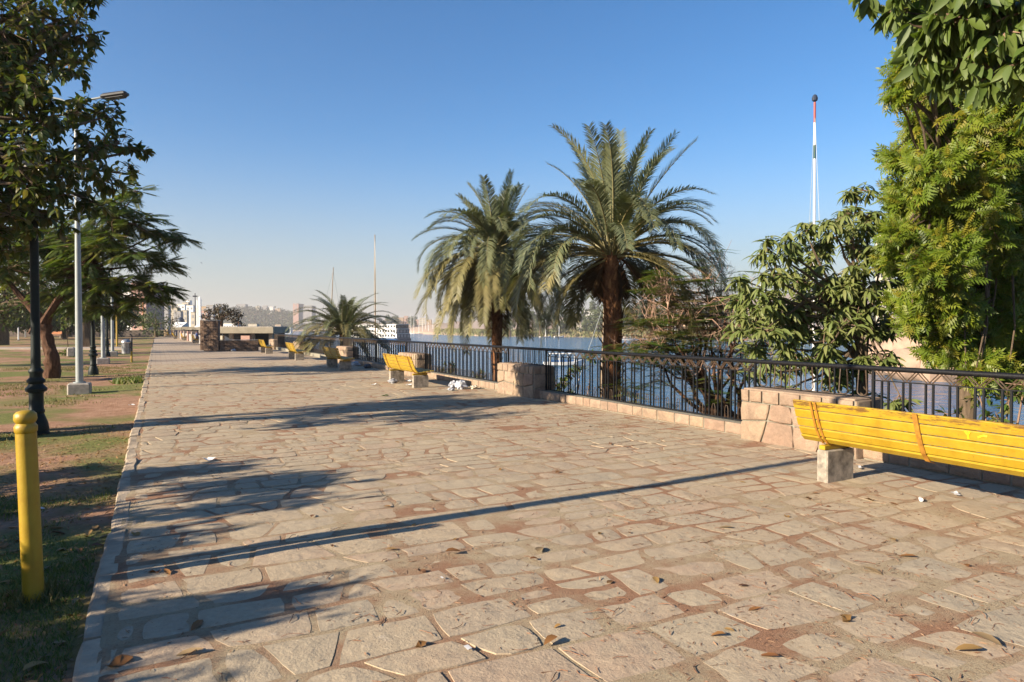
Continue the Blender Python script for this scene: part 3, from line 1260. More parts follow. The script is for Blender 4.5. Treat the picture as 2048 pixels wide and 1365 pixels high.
def wood(name, mat, lines, parent):
    b = MB()
    for pts, rad, n in lines:
        st_ = len(b.v)
        b.tube(pts, rad, n)
        if max(rad) > .04:                      # gnarled, ribbed bark on the thick wood
            for i, p in enumerate(pts):
                for j in range(n):
                    q = Vector(b.v[st_ + i * n + j])
                    d_ = q - Vector(p)
                    k_ = 1 + .38 * noise.noise(q * 5.0) + .22 * noise.noise(Vector((j * 2.7, i * .4, 3.0)))
                    b.v[st_ + i * n + j] = tuple(Vector(p) + d_ * k_)
    return b.build(name, mat, parent, smooth=True, kind='stuff' if name == 'twigs' else None)


def bent(a, b, k=5, wob=.08, sag=0.0):
    a, b = Vector(a), Vector(b)
    L = (b - a).length
    out = []
    o1 = Vector(rdir(1)[0]) * L * wob
    for i in range(k + 1):
        t_ = i / k
        p = a.lerp(b, t_) + o1 * math.sin(math.pi * t_) + Vector((0, 0, sag * L * math.sin(math.pi * t_)))
        if 0 < i < k:
            p += Vector(rdir(1)[0]) * L * wob * .25
        out.append(p)
    return out


def crown(blobs, per, leaves_per, droop=.4, lat=.8, inner=.35, gap=.0, tw_r=.004, upv=.7, seg=3, outw=0.0):
    """Twigs and leaf places for a crown made of clumps (centre, radius). Returns twig lines, positions, directions, ups."""
    lines, pos, dr, ups = [], [], [], []
    for c, r in blobs:
        c = Vector(c)
        n = max(3, int(per * r * r))
        ds = rdir(n)
        for i in range(n):
            d = Vector(ds[i])
            rr = r * (inner + (1 - inner) * random.random() ** .6)
            a = c + d * r * .08
            e = c + Vector((d.x, d.y, d.z * .85)) * rr
            pts = bent(a, e, seg, .1)
            lines.append((pts, [tw_r * 2, ] * (seg) + [tw_r * .7], 3))
            for k in range(leaves_per):
                t_ = .3 + .7 * (k + random.random()) / leaves_per
                x = t_ * seg
                j = min(seg - 1, int(x))
                p = pts[j].lerp(pts[j + 1], x - j)
                td = (pts[j + 1] - pts[j]).normalized()
                o = Vector(rdir(1)[0])
                o = (o - td * o.dot(td)).normalized()
                ld = td * (1 - lat * .6) + o * lat + d * outw + Vector((0, 0, -droop * random.uniform(.4, 1.2)))
                pos.append(p)
                dr.append(ld)
                u = Vector((0, 0, 1)) * upv + Vector(rdir(1)[0]) * (1 - upv) + d * .3
                ups.append(u)
    return lines, np.array([tuple(p) for p in pos]), np.array([tuple(p) for p in dr]), np.array([tuple(p) for p in ups])


def cam_dist(p):
    return np.linalg.norm(p - np.array([0, 0, EYE]), axis=1)


def in_view(p):
    D = p[:, 0] * ST + p[:, 1] * CT
    l = p[:, 0] * CT - p[:, 1] * ST
    z = p[:, 2] - EYE
    D_ = np.maximum(D, .1)
    u = 1024 + l / D_ * F
    v = 655 - z / D_ * F
    return (D > .3) & (u > -20) & (u < 2068) & (v > -20) & (v < 1385)


def put_leaves(t, mat, tmpl, pos, dr, up, scale, single=0, name='foliage', leaf_name='leaf', variants=1):
    """Leaves of a tree: the `single` nearest in view as parts of their own, the rest as one part."""
    n = len(pos)
    idx = np.arange(n)
    loc = np.array(t.location)
    if single:
        rank = cam_dist(pos) + np.where(in_view(pos), 0, 500)
        order = np.argsort(rank)
        ones, idx = order[:single], order[single:]
        me = bpy.data.meshes.new(leaf_name)
        me.from_pydata(tmpl[0], [], tmpl[1])
        me.polygons.foreach_set("use_smooth", [True] * len(tmpl[1]))
        me.materials.append(mat)
        mm = mats_from(pos[ones] - loc, dr[ones], up[ones], scale[ones])
        for m in mm:
            o = bpy.data.objects.new(leaf_name, me)
            COL.objects.link(o)
            o.parent = t
            o.matrix_local = Matrix(m.tolist())
    mm = mats_from(pos[idx] - loc, dr[idx], up[idx], scale[idx])
    me = scatter(name, tmpl[0], tmpl[1], mm, RNG.random(len(idx)), smooth=len(tmpl[1]) < 16)
    return obj(name, me, mat, t, kind='stuff')


def rel(lines, loc):
    loc = Vector(loc)
    return [([Vector(p) - loc for p in pts], r, n) for pts, r, n in lines]


def px_blobs(rows):
    """Rows (u, v, radius in photograph px, distance) -> clump centre and radius in metres."""
    return [(at(u, D, v=v), r / F * D) for u, v, r, D in rows]


def limbs_to(blobs, base, top, r0, n=7, wob=.08, mid=.35):
    lines = []
    for c, r in blobs:
        st_ = Vector(base).lerp(Vector(top), random.uniform(mid, 1))
        lines.append((bent(st_, c, 6, wob), list(np.linspace(r0 * .42, max(.008, r0 * .09), 7)), n))
    return lines


# --- broad-leaved tree overhanging from the left
t = thing('broadleaf_tree', 'dark broad-leaved tree overhanging the lamp at the top left', 'tree', (-4.6, 12.6, -.06))
bl_ = px_blobs([(40, -60, 130, 11.5), (150, -30, 80, 11), (90, 60, 100, 11), (10, 60, 120, 10.5), (175, 75, 52, 11.5), (150, 130, 62, 12), (50, 160, 105, 11), (185, 18, 34, 11.5),
                (-20, 250, 110, 10.5), (95, 240, 75, 10), (165, 225, 55, 12), (222, 235, 46, 12), (248, 290, 44, 12), (190, 300, 66, 11), (288, 302, 30, 12.3), (120, 330, 80, 10.2),
                (30, 345, 95, 10.4), (205, 362, 52, 11.5), (262, 350, 32, 12.2), (150, 395, 50, 11), (60, 420, 70, 10.3), (-10, 450, 80, 10.6), (25, 500, 40, 10.8), (-60, 120, 130, 10), (-120, 320, 150, 10), (50, 300, 62, 9.6), (55, 370, 50, 9.8), (100, 400, 48, 10), (25, 430, 50, 9.9), (70, 455, 34, 10), (130, 440, 34, 10.6), (200, 410, 34, 11), (10, 190, 80, 9.8), (75, 180, 60, 9.8)])
bl_ += [(Vector(q[:3]), q[3]) for q in ((-3.6, 10.8, 3.4, .7), (-3.4, 11.6, 3.0, .65), (-3.9, 12.2, 3.7, .8), (-3.6, 13.4, 3.4, .8), (-4.0, 14.1, 3.9, .7), (-3.4, 12.7, 2.75, .5), (-4.0, 11.2, 2.6, .6))]
lines, p, d, u = crown(bl_, 88, 9, .5, .85, .25, tw_r=.003)
wl_ = [(bent((-4.6, 12.6, -.2), (-4.2, 12.4, 2.6), 5, .04), [.22, .2, .18, .17, .16, .16], 10), (bent((-4.2, 12.4, 2.5), (-3.4, 12.6, 5.2), 5, .06), [.15, .13, .11, .09, .07, .05], 8)]
wl_ += limbs_to(bl_, (-4.2, 12.4, 2.4), (-3.4, 12.6, 5.0), .16)
wood('trunk', M['bark'], rel(wl_, t.location), t)
wood('twigs', M['twig'], rel(lines, t.location), t)
put_leaves(t, M['leafL'], leaf_template(1, .46, .06, .22), p, d, u, RNG.uniform(.11, .19, len(p)), single=280)

# --- small tree outside the frame whose shade covers the lawn edge
t = thing('shade_tree', 'low leafy tree beside the viewer shading the lawn edge', 'tree', (-5.0, 6.2, -.05))
bl_ = []
for yy, ztop in ((.8, 1.6), (1.5, 1.7), (2.2, 1.8), (2.8, 1.85), (3.2, 2.2), (3.6, 2.3), (4.0, 2.2), (4.4, 1.95), (4.9, 1.9), (5.4, 2.3), (6.0, 2.6), (6.6, 2.85), (7.2, 2.75), (7.8, 2.7), (8.4, 2.45), (9.0, 2.0)):
    for zc in (.5, .85, 1.2, 1.55, ztop - .45):
        bl_.append((Vector((-4.75 + random.uniform(-.35, .35), yy + random.uniform(-.2, .2), zc + random.uniform(-.12, .1))), random.uniform(.4, .58)))
lines, p, d, u = crown(bl_, 170, 7, .5, .85, .2, tw_r=.003)
wood('trunk', M['bark'], rel([(bent((-5.0, 6.2, -.2), (-4.9, 6.3, 1.2), 4, .04), [.12, .11, .1, .09, .07], 8)] + limbs_to(bl_, (-5.0, 6.2, .5), (-4.9, 6.3, 1.2), .1), t.location), t)
wood('twigs', M['twig'], rel(lines, t.location), t)
put_leaves(t, M['leafL'], leaf_template(1, .46, .06, .22, (0, .45, 1), (0, 1, 0)), p, d, u, RNG.uniform(.12, .2, len(p)))

# --- feathery tree with a leaning red-brown trunk
tb = gp(106, 752)
t = thing('feathery_tree', 'spreading feathery-leaved tree with a leaning red-brown forked trunk', 'tree', (tb.x, tb.y, -.06))
base = Vector((tb.x, tb.y, -.2))
D0 = 22.2
fork = at(88, D0, v=650)
tr = [base, at(104, D0, v=715), at(95, D0, v=680), fork]
tr2, rr2 = [], []
for k in range(3):
    for q in range(5):
        tr2.append(tr[k].lerp(tr[k + 1], q / 5))
        rr2.append((.27, .19, .165, .19)[k] * (1 - q / 5) + (.27, .19, .165, .19)[k + 1] * q / 5)
tr2.append(fork)
rr2.append(.18)
wl_ = [(tr2, rr2, 16), ([fork, at(70, D0, v=622), at(40, D0, v=590), at(0, D0, v=540)], [.17, .14, .1, .05], 8),
       ([fork, at(104, D0, v=622), at(122, D0, v=592), at(160, D0, v=540), at(190, D0, v=480)], [.15, .12, .1, .07, .03], 8),
       ([fork + Vector((0, 0, -.1)), at(76, D0, v=640), at(60, D0, v=668)], [.12, .1, .06], 8)]
sp_rows = [(210, 430, 60, 22), (280, 385, 26, 22), (240, 410, 40, 21.5), (270, 450, 55, 22), (330, 470, 34, 22.5), (365, 478, 20, 22.6), (210, 500, 75, 22), (280, 510, 45, 21.6), (320, 530, 30, 22.4),
           (140, 480, 70, 23), (250, 560, 50, 22), (310, 575, 30, 22), (340, 580, 16, 22.3), (190, 570, 60, 22), (290, 600, 34, 22.2), (150, 540, 60, 22), (80, 500, 80, 22.5), (20, 540, 75, 22.5), (110, 590, 50, 22.8),
           (60, 470, 70, 23.5), (230, 475, 40, 21.4), (170, 610, 44, 22.6), (225, 615, 36, 22.5)]
bl_ = px_blobs(sp_rows)
wl_ += [(bent(at(150, D0, v=550), c, 6, .06), [.07, .06, .05, .04, .03, .02, .012], 6) for c, r in bl_]
wood('trunk', M['barkred'], rel(wl_, t.location), t)
# flat sprays: twigs spread sideways, leaves hang along them
pos, dr, ups, lines = [], [], [], []
for c, r in bl_:
    for k in range(max(4, int(26 * r * r) + 4)):
        a = random.uniform(0, 2 * math.pi)
        e = c + Vector((math.cos(a), math.sin(a), random.gauss(0, .16))) * r * random.uniform(.4, 1.25) + Vector((0, 0, random.gauss(0, .22) * r))
        pts = bent(c, e, 3, .06, .06)
        lines.append((pts, [.012, .009, .007, .004], 4))
        for q in range(5):
            tt = .25 + .75 * (q + random.random()) / 5
            j = min(2, int(tt * 3))
            pp = pts[j].lerp(pts[j + 1], tt * 3 - j)
            td = (pts[j + 1] - pts[j]).normalized()
            sd_ = Vector((-td.y, td.x, 0)) * random.choice((-1, 1))
            pos.append(pp)
            dr.append(td * .7 + sd_ * .7 + Vector((0, 0, random.uniform(-.45, .05))))
            ups.append(Vector((random.gauss(0, .25), random.gauss(0, .25), 1)))
pos, dr, ups = (np.array([tuple(x) for x in q]) for q in (pos, dr, ups))
wood('twigs', M['twig'], rel(lines, t.location), t)
put_leaves(t, M['leafP'], compound_template(17, .46, .13, .020, 66, True, .18), pos, dr, ups, RNG.uniform(.8, 1.35, len(pos)), single=60, leaf_name='compound_leaf')

# --- yellow-green tree behind the railing at the right
tb = at(1925, 10.8, z=-1.6)
t = thing('yellow_green_tree', 'tall sunlit yellow-green tree behind the railing at the right', 'tree', tuple(tb))
rows = []
for (u_, v_, r_) in ((1812, 30, 40), (1778, 178, 20), (1798, 190, 24), (1812, 160, 26), (1783, 305, 17), (1800, 320, 22), (1778, 395, 18), (1796, 410, 24), (1788, 470, 24), (1776, 520, 16), (1800, 600, 20), (1866, 115, 66), (1960, 60, 110), (2060, 130, 120), (1852, 255, 44), (1900, 280, 85), (1990, 250, 95), (1866, 352, 58), (1815, 400, 42), (1945, 400, 95), (1860, 450, 58),
                     (1815, 500, 52), (1880, 530, 80), (1970, 500, 95), (2060, 420, 110), (1850, 590, 55), (1900, 620, 55), (2060, 300, 100), (1990, 590, 60), (2070, 560, 70), (2120, 200, 140), (2130, 480, 130), 
                     (1900, 690, 40), (1950, 680, 45), (2030, 660, 50), (1990, 730, 40), (2040, 760, 45), (2070, 700, 60), (1910, 180, 80), (1860, 700, 25), (1960, 340, 60), (1990, 400, 60), (1920, 330, 50), (2010, 330, 50), (1960, 170, 60), (1880, 640, 40), (1940, 640, 50), (2000, 660, 50), (1830, 640, 30), (1960, 740, 40), (2020, 720, 45), (2045, 620, 50), (1830, 130, 50), (1880, 200, 60), (1930, 230, 60), (1980, 190, 60), (1900, 90, 60), (1960, 300, 60), (1910, 250, 50), (2020, 250, 60)):
    rows.append((u_, v_, r_, random.uniform(9.4, 11.6)))
bl_ = px_blobs(rows)
bl_ = bl_ + [(c + Vector(rdir(1)[0]) * r * .7, r * random.uniform(.4, .62)) for c, r in bl_ for k in range(3)]
lines, p, d, u = crown(bl_, 270, 7, .25, 1.0, .4, tw_r=.0025, upv=.3, seg=2, outw=.12)
u = u + np.array(sun_dir) * .8
top = at(1980, 10.8, v=150)
wl_ = [(bent(tb, at(1940, 10.8, v=600), 5, .03), [.17, .15, .14, .13, .12, .11], 10), (bent(at(1940, 10.8, v=610), top, 6, .05), [.11, .1, .09, .08, .07, .05, .03], 8)]
wl_ += limbs_to(bl_, at(1940, 10.8, v=640), top, .10, 6, .07, 0.0)
wood('trunk', M['bark'], rel(wl_, t.location), t)
wood('twigs', M['twig'], rel(lines, t.location), t)
put_leaves(t, M['leafN'], compound_template(5, .16, .075, .024, 58, True, .22, .2), p, d, u, RNG.uniform(.55, 1.35, len(p)), single=220, leaf_name='compound_leaf')

# --- large-leaved branch of a nearer tree over the top right corner
tb = Vector((9.0, .6, -1.0))
t = thing('large_leaf_tree', 'near tree with large drooping green leaves in the top right corner', 'tree', tuple(tb))
bl_ = px_blobs([(1790, 30, 42, 5.2), (1850, 60, 60, 5.0), (1920, 40, 75, 4.8), (1990, 60, 80, 4.7), (1850, 110, 48, 5.0), (1915, 130, 55, 4.9), (1985, 150, 60, 4.8), (2050, 120, 70, 4.6), (1735, -10, 26, 5.2), (1880, 165, 32, 5.1),
                (2060, 30, 80, 4.6), (1820, -30, 60, 5.0), (1960, -40, 90, 4.6), (2080, 200, 40, 4.7)])
lines, p, d, u = crown(bl_, 260, 8, 1.3, .7, .25, tw_r=.004, upv=.5)
wl_ = [(bent(tb, (8.4, 1.0, 3.2), 5, .03), [.2, .18, .16, .15, .14, .13], 10), (bent((8.4, 1.0, 3.1), at(1990, 4.8, v=20), 6, .05), [.1, .08, .07, .05, .04, .03, .02], 8)]
wl_ += [(bent(at(2000, 4.8, v=10), c, 5, .08), [.018, .015, .012, .010, .008, .005], 6) for c, r in bl_]
wood('trunk', M['bark'], rel(wl_, t.location), t)
wood('twigs', M['twig'], rel(lines, t.location), t)
put_leaves(t, M['leafR'], leaf_template(1, .36, .07, .25), p, d, u, RNG.uniform(.12, .20, len(p)), single=300)

# --- mango-like tree with drooping whorls
tb = at(1730, 11.9, z=-2.2)
t = thing('mango_tree', 'bushy tree with drooping leaf whorls in front of the tall mast', 'tree', tuple(tb))
rows = []
for (u_, v_, r_) in ((1715, 385, 30), (1690, 430, 40), (1740, 440, 44), (1665, 450, 28), (1610, 465, 30), (1575, 500, 36), (1640, 500, 46), (1705, 500, 52), (1760, 510, 44), (1535, 500, 26), (1600, 560, 52), (1660, 570, 60), (1730, 580, 60),
                     (1780, 570, 40), (1545, 555, 36), (1560, 620, 46), (1620, 640, 55), (1690, 650, 55), (1750, 650, 45), (1500, 590, 24), (1480, 560, 16), (1590, 690, 42), (1650, 700, 40), (1530, 660, 34), (1790, 640, 30), (1720, 720, 35), (1500, 640, 26), (1775, 715, 24), (1560, 735, 28), (1510, 690, 34), (1480, 650, 26), (1470, 600, 20), (1540, 600, 40), (1590, 640, 44), (1500, 620, 30), (1610, 730, 34), (1520, 740, 26), (1660, 760, 30), (1580, 780, 24), (1690, 750, 30), (1830, 660, 26), (1730, 800, 40), (1800, 790, 24)):
    rows.append((u_, v_, r_, random.uniform(11.2, 12.6)))
bl_ = px_blobs(rows)
pos, dr, ups, lines = [], [], [], []
for c, r in bl_:
    for k in range(max(3, int(95 * r * r) + 3)):
        e = c + Vector(rdir(1)[0]) * r * random.uniform(.3, 1.0)
        pts = bent(c, e, 2, .1)
        lines.append((pts, [.009, .007, .005], 4))
        m = random.randint(8, 13)
        a0 = random.uniform(0, 6.28)
        for q in range(m):
            a = a0 + 2.4 * q
            el = random.uniform(-.9, .35)
            pos.append(e + Vector((0, 0, random.uniform(-.05, .02))))
            dr.append(Vector((math.cos(a), math.sin(a), el)))
            ups.append(Vector((random.gauss(0, .3), random.gauss(0, .3), 1)))
pos, dr, ups = (np.array([tuple(x) for x in q]) for q in (pos, dr, ups))
wl_ = [(bent(tb, at(1722, 11.9, v=690), 4, .02), [.13, .12, .11, .1, .1], 10)]
wl_ += limbs_to(bl_, at(1724, 11.9, v=740), at(1715, 11.9, v=560), .1, 6, .07, 0.0)
wood('trunk', M['bark'], rel(wl_, t.location), t)
wood('twigs', M['twig'], rel(lines, t.location), t)
put_leaves(t, M['leafM'], leaf_template(1, .25, .05, .42), pos, dr, ups + np.array(sun_dir) * .5, RNG.uniform(.16, .27, len(pos)), single=260)

# --- shrub of bare reddish branches with flat feathery leaves
tb = at(1450, 15.2, z=-2.6)
t = thing('bare_branch_shrub', 'half-bare shrub of tangled reddish branches with flat feathery leaf sprays', 'shrub', tuple(tb))
lines, tips = [], []
def grow(p, d, r, L, depth):
    k = 4
    pts = [p]
    q = p
    dd = Vector(d)
    for i in range(k):
        dd = (dd + Vector(rdir(1)[0]) * .22 + Vector((0, 0, .05))).normalized()
        q = q + dd * L / k
        pts.append(q)
    lines.append((pts, list(np.linspace(r, r * .6, k + 1)), 6 if r > .02 else 4))
    if depth == 0:
        tips.append((q, dd))
        return
    for i in range(random.choice((2, 3, 3))):
        o = Vector(rdir(1)[0])
        nd = (dd * .75 + o * .75 + Vector((0, 0, .05))).normalized()
        grow(pts[-1] if i < 2 else pts[-2], nd, r * .68, L * random.uniform(.62, .88), depth - 1)
for tgt in ((1300, 610), (1340, 585), (1390, 575), (1430, 580), (1480, 600), (1250, 670), (1320, 660), (1420, 630), (1370, 680), (1500, 660), (1290, 700), (1460, 690), (1400, 720), (1340, 730), (1520, 700), (1275, 640), (1360, 560), (1450, 560), (1400, 545), (1310, 575)):
    a = at(1450 + random.uniform(-40, 40), 15.2, v=835)
    lines.append((bent(tb, a, 3, .05), [.08, .07, .065, .06], 7))
    e = at(tgt[0] * .6 + 1450 * .4, random.uniform(14.2, 16.2), v=tgt[1] * .6 + 840 * .4)
    pts = bent(a, e, 5, .14)
    lines.append((pts, [.055, .046, .038, .032, .027, .022], 7))
    e2 = at(tgt[0], random.uniform(14.0, 16.4), v=tgt[1] + 25)
    grow(pts[-1], (e2 - pts[-1]).normalized(), .020, .62, 4)
    grow(pts[-1], (e2 - pts[-1] + Vector(rdir(1)[0]) * .5).normalized(), .016, .5, 4)
    grow(pts[3], (pts[3] - pts[1]).normalized(), .016, .45, 3)
fine = [l_ for l_ in lines if max(l_[1]) < .013]
lines = [l_ for l_ in lines if max(l_[1]) >= .013]
wood('twigs', M['twigpink'], rel(fine, t.location), t)
wood('branches', M['barkred'], rel(lines, t.location), t)
pos, dr, ups = [], [], []
random.shuffle(tips)
for q, dd in tips[:int(len(tips) * .11)]:
    for k in range(5):
        a = random.uniform(0, 6.28)
        pos.append(q)
        dr.append(Vector((math.cos(a), math.sin(a), random.uniform(-.15, .1))))
        ups.append(Vector((random.gauss(0, .1), random.gauss(0, .1), 1)))
for (u_, v_) in ((1325, 553), (1350, 565), (1270, 700), (1300, 690), (1280, 715), (1395, 560), (1380, 590), (1330, 640), (1260, 780), (1300, 770), (1350, 740), (1420, 760), (1465, 555), (1475, 600), (1370, 800), (1400, 780), (1190, 705), (1220, 700), (1250, 712), (1275, 690), (1310, 708), (1345, 700), (1290, 640), (1270, 650), (1400, 640), (1430, 610), (1360, 670), (1440, 690), (1480, 660), (1500, 700), (1470, 720), (1520, 740), (1380, 690), (1420, 720), (1310, 720), (1240, 770), (1265, 800), (1440, 800), (1480, 780)):
    c = at(u_, random.uniform(14.2, 15.8), v=v_)
    for k in range(12):
        a = random.uniform(0, 6.28)
        pos.append(c + Vector((random.gauss(0, .16), random.gauss(0, .16), random.gauss(0, .06))))
        dr.append(Vector((math.cos(a), math.sin(a), random.uniform(-.12, .12))))
        ups.append(Vector((random.gauss(0, .12), random.gauss(0, .12), 1)))
pos, dr, ups = (np.array([tuple(x) for x in q]) for q in (pos, dr, ups))
put_leaves(t, M['leafF'], compound_template(12, .36, .12, .022, 62, True, .05), pos, dr, ups, RNG.uniform(.8, 1.3, len(pos)), single=60, leaf_name='compound_leaf')

# --- low bushes on the bank seen through the balusters
bank_rows = [('low leafy bush on the bank left of the big palm trunk', [(1140, 750, 24, 18.5), (1115, 770, 26, 18.3), (1160, 735, 18, 18.6), (1150, 790, 26, 18.2), (1180, 712, 18, 18.4)]),
             ('small leafy bush on the bank behind the second pillar', [(900, 735, 20, 26), (880, 745, 16, 26), (960, 750, 18, 26)]),
             ('leafy bush on the bank behind the close bench at the right edge', [(2020, 800, 40, 9.6), (1960, 790, 30, 9.8), (2050, 770, 40, 9.5), (2000, 840, 40, 9.5), (1900, 830, 26, 10)])]
for lab, rws in bank_rows:
    bl_ = px_blobs(rws)
    c0 = bl_[0][0]
    t = thing('bank_bush', lab, 'bush', (c0.x, c0.y, c0.z - 2))
    lines, p, d, u = crown(bl_, 120, 8, .3, .85, .15, tw_r=.004)
    wood('stems', M['twig'], rel([(bent(c0 - Vector((0, 0, 2)), c, 4, .06), [.03, .025, .02, .015, .01], 5) for c, r in bl_] + lines, t.location), t)
    put_leaves(t, M['leafF'], leaf_template(1, .42, .05, .2, (0, .45, 1), (0, 1, 0)), p, d, u, RNG.uniform(.09, .17, len(p)))


# ------------------------------------------------------------------ date palms
def frond(az, el, L, droop, seedw=1.0, wid=.46, n=112):
    """One palm leaf from the origin: stalk curve and leaflets in one mesh."""
    K = 14
    pts = [Vector((0, 0, 0))]
    e = el
    side = random.gauss(0, .18)
    a = az
    for i in range(K):
        t_ = (i + .5) / K
        e -= droop * (0.35 + 1.3 * t_) / K
        a += side / K
        pts.append(pts[-1] + Vector((math.cos(a) * math.cos(e), math.sin(a) * math.cos(e), math.sin(e))) * L / K)
    b = MB()
    b.mi = 1
    b.tube(pts, [max(.004, .026 * (1 - i / K) ** .8) for i in range(K + 1)], 5)
    b.mi = 0
    roll = random.gauss(0, .35)
    for k in range(n):
        t_ = .16 + .84 * k / n + random.uniform(-.006, .006)
        x = min(K - 1e-3, t_ * K)
        i = int(x)
        p = pts[i].lerp(pts[i + 1], x - i)
        d = (pts[i + 1] - pts[i]).normalized()
        s0 = d.cross(Vector((0, 0, 1)))
        s0 = s0.normalized() if s0.length > .05 else Vector((math.sin(az), -math.cos(az), 0))
        up = s0.cross(d).normalized()
        prof = min(1, .35 + 2.2 * (t_ - .12)) * (1 - .55 * max(0, (t_ - .55) / .45) ** 1.3)
        ll = wid * prof * random.uniform(.85, 1.12)
        for sgn in (-1, 1):
            lift = random.uniform(.1, .75)
            s = (s0 * sgn * math.cos(roll * 0 + lift * .6) + up * (math.sin(lift * .6) + roll * sgn * .3))
            dirn = (d * random.uniform(.75, 1.05) + s * .85).normalized()
            w = .007 + .005 * prof
            wv = dirn.cross(up).normalized() * w
            m = p + dirn * ll * .5
            e_ = p + dirn * ll + Vector((0, 0, -.16 * ll * random.uniform(.3, 1.6)))
            b.add([p - wv * .6, p + wv * .6, m + wv, m - wv, e_], [(0, 1, 2, 3), (3, 2, 4)])
    return b


def palm(name, label, foot, crown_c, trunk_r, specs, trunk_top=.0, boots=130):
    t = thing(name, label, 'palm tree', tuple(foot), 0)
    base = Vector((0, 0, 0))
    c = Vector(crown_c) - Vector(foot)
    K = 12
    pts = [base.lerp(c, i / K) + Vector((.05 * math.sin(i * .9), .04 * math.cos(i * .7), 0)) for i in range(K + 1)]
    rad = [trunk_r * (1 + .10 * nz(i * .8, 1.1)) for i in range(K + 1)]
    rad[-1] *= .75
    MB().tube(pts, rad, 14).build('trunk', M['palmtrunk'], t, smooth=True)
    if boots:
        tv, tf = leaf_template(1, .55, .12, -.25, (0, .5, 1), (.0, 1, 0))
        tv = [(0, -.16, 0), (0, .16, 0), (.55, .14, .08), (.55, -.14, .08), (1, .0, .2), (0, 0, .12), (.55, 0, .2)]
        tf = [(0, 5, 6, 3), (5, 1, 2, 6), (3, 6, 4), (6, 2, 4)]
        pos, dr, ups = [], [], []
        L = c.length
        for k in range(boots):
            f = (k + random.random()) / boots
            a = k * 2.399 + random.gauss(0, .2)
            axis = base.lerp(c, f)
            o = Vector((math.cos(a), math.sin(a), 0))
            pos.append(axis + o * trunk_r * .92)
            dr.append(o * random.uniform(.25, .55) + Vector((random.gauss(0, .2), random.gauss(0, .2), 1 if f < .82 else .8)))
            ups.append(o)
        pos, dr, ups = (np.array([tuple(x) for x in q]) for q in (pos, dr, ups))
        me = scatter('leaf_bases', tv, tf, mats_from(pos, dr, ups, RNG.uniform(.14, .30, len(pos)) * (trunk_r / .24)), RNG.random(len(pos)))
        obj('leaf_bases', me, M['leafbase'], t, kind='stuff')
        # loose fibres and hanging strips
        b = MB()
        for k in range(46):
            a = random.uniform(0, 6.28)
            f = random.uniform(.1, .95)
            p = base.lerp(c, f) + Vector((math.cos(a), math.sin(a), 0)) * trunk_r * 1.05
            q = p + Vector((math.cos(a) * .14, math.sin(a) * .14, random.uniform(-.35, .2)))
            b.tube(bent(p, q + Vector((random.gauss(0, .1), random.gauss(0, .1), 0)), 4, .12), .006, 3)
        b.build('fibres', M['leafbase'], t, kind='stuff')
    for (az, el, L, dp, m) in specs:
        if el < 38 and abs((az - 242 + 180) % 360 - 180) < 36 and boots and trunk_r > .2:
            continue
        b = frond(R(az), R(el), L, R(dp))
        me = b.mesh('frond', False, [M[m], M['stalk'] if m != 'fronddead' else M['fronddead']])
        a = me.attributes.new("tint", 'FLOAT', 'POINT')
        a.data.foreach_set("value", list(np.repeat(RNG.random(len(me.vertices) // 5 + 2), 5)[:len(me.vertices)] * .5))
        o = obj('frond', me, None, t, c + Vector((math.cos(R(az)), math.sin(R(az)), 0)) * trunk_r * .5 + Vector((0, 0, random.uniform(-.1, .12))))
    return t


def palm_specs(n, L, seedk, tiers):
    """tiers: (share, elevation lo, hi, droop lo, hi, material, length factor)."""
    out = []
    k = 0
    for share, e0, e1, d0, d1, m, lf in tiers:
        for i in range(int(round(n * share))):
            az = (k * 137.5 + random.uniform(-18, 18)) % 360
            out.append((az, random.uniform(e0, e1), L * lf * random.uniform(.88, 1.08), random.uniform(d0, d1), m))
            k += 1
    return out


random.seed(11)
D1 = 16.3
foot = at(1226, D1, z=-2.4)
cc = at(1224, D1, v=512)
palm('date_palm', 'large date palm with a thick shaggy trunk and arching fronds', foot, cc, .22,
     palm_specs(104, 3.25, 1, [(.14, 64, 88, 20, 75, 'frond', .98), (.25, 45, 66, 75, 125, 'frond', .95), (.26, 22, 46, 95, 140, 'frond', 1.0), (.2, 0, 22, 80, 115, 'frondold', .95), (.1, -25, 0, 55, 80, 'frondold', .75), (.1, -75, -45, 15, 30, 'fronddead', .3)]), boots=230)
random.seed(5)
D2 = 21.8
foot = at(1000, D2, z=-2.6)
cc = at(990, D2, v=505)
palm('date_palm', 'second date palm with long hanging fronds, left of the large palm', foot, cc, .17,
     palm_specs(122, 3.2, 2, [(.10, 68, 88, 10, 40, 'frond', .72), (.2, 42, 68, 80, 125, 'frond', .85), (.22, 15, 42, 95, 140, 'frond', .92), (.24, -15, 15, 70, 100, 'frondold', 1.0), (.24, -50, -15, 35, 60, 'frondold', 1.04), (.08, -75, -50, 10, 20, 'fronddead', .7)]), boots=90)
D3 = 40.0
foot = at(688, D3, z=-.9)
cc = at(688, D3, v=668)
palm('date_palm', 'low young palm with no visible trunk behind the far railing', foot, cc, .25,
     palm_specs(92, 3.5, 3, [(.2, 60, 86, 45, 90, 'frond', .9), (.33, 38, 60, 75, 115, 'frond', 1.0), (.3, 12, 36, 65, 100, 'frondold', .95), (.17, -8, 15, 30, 60, 'frondold', .85)]), boots=0)

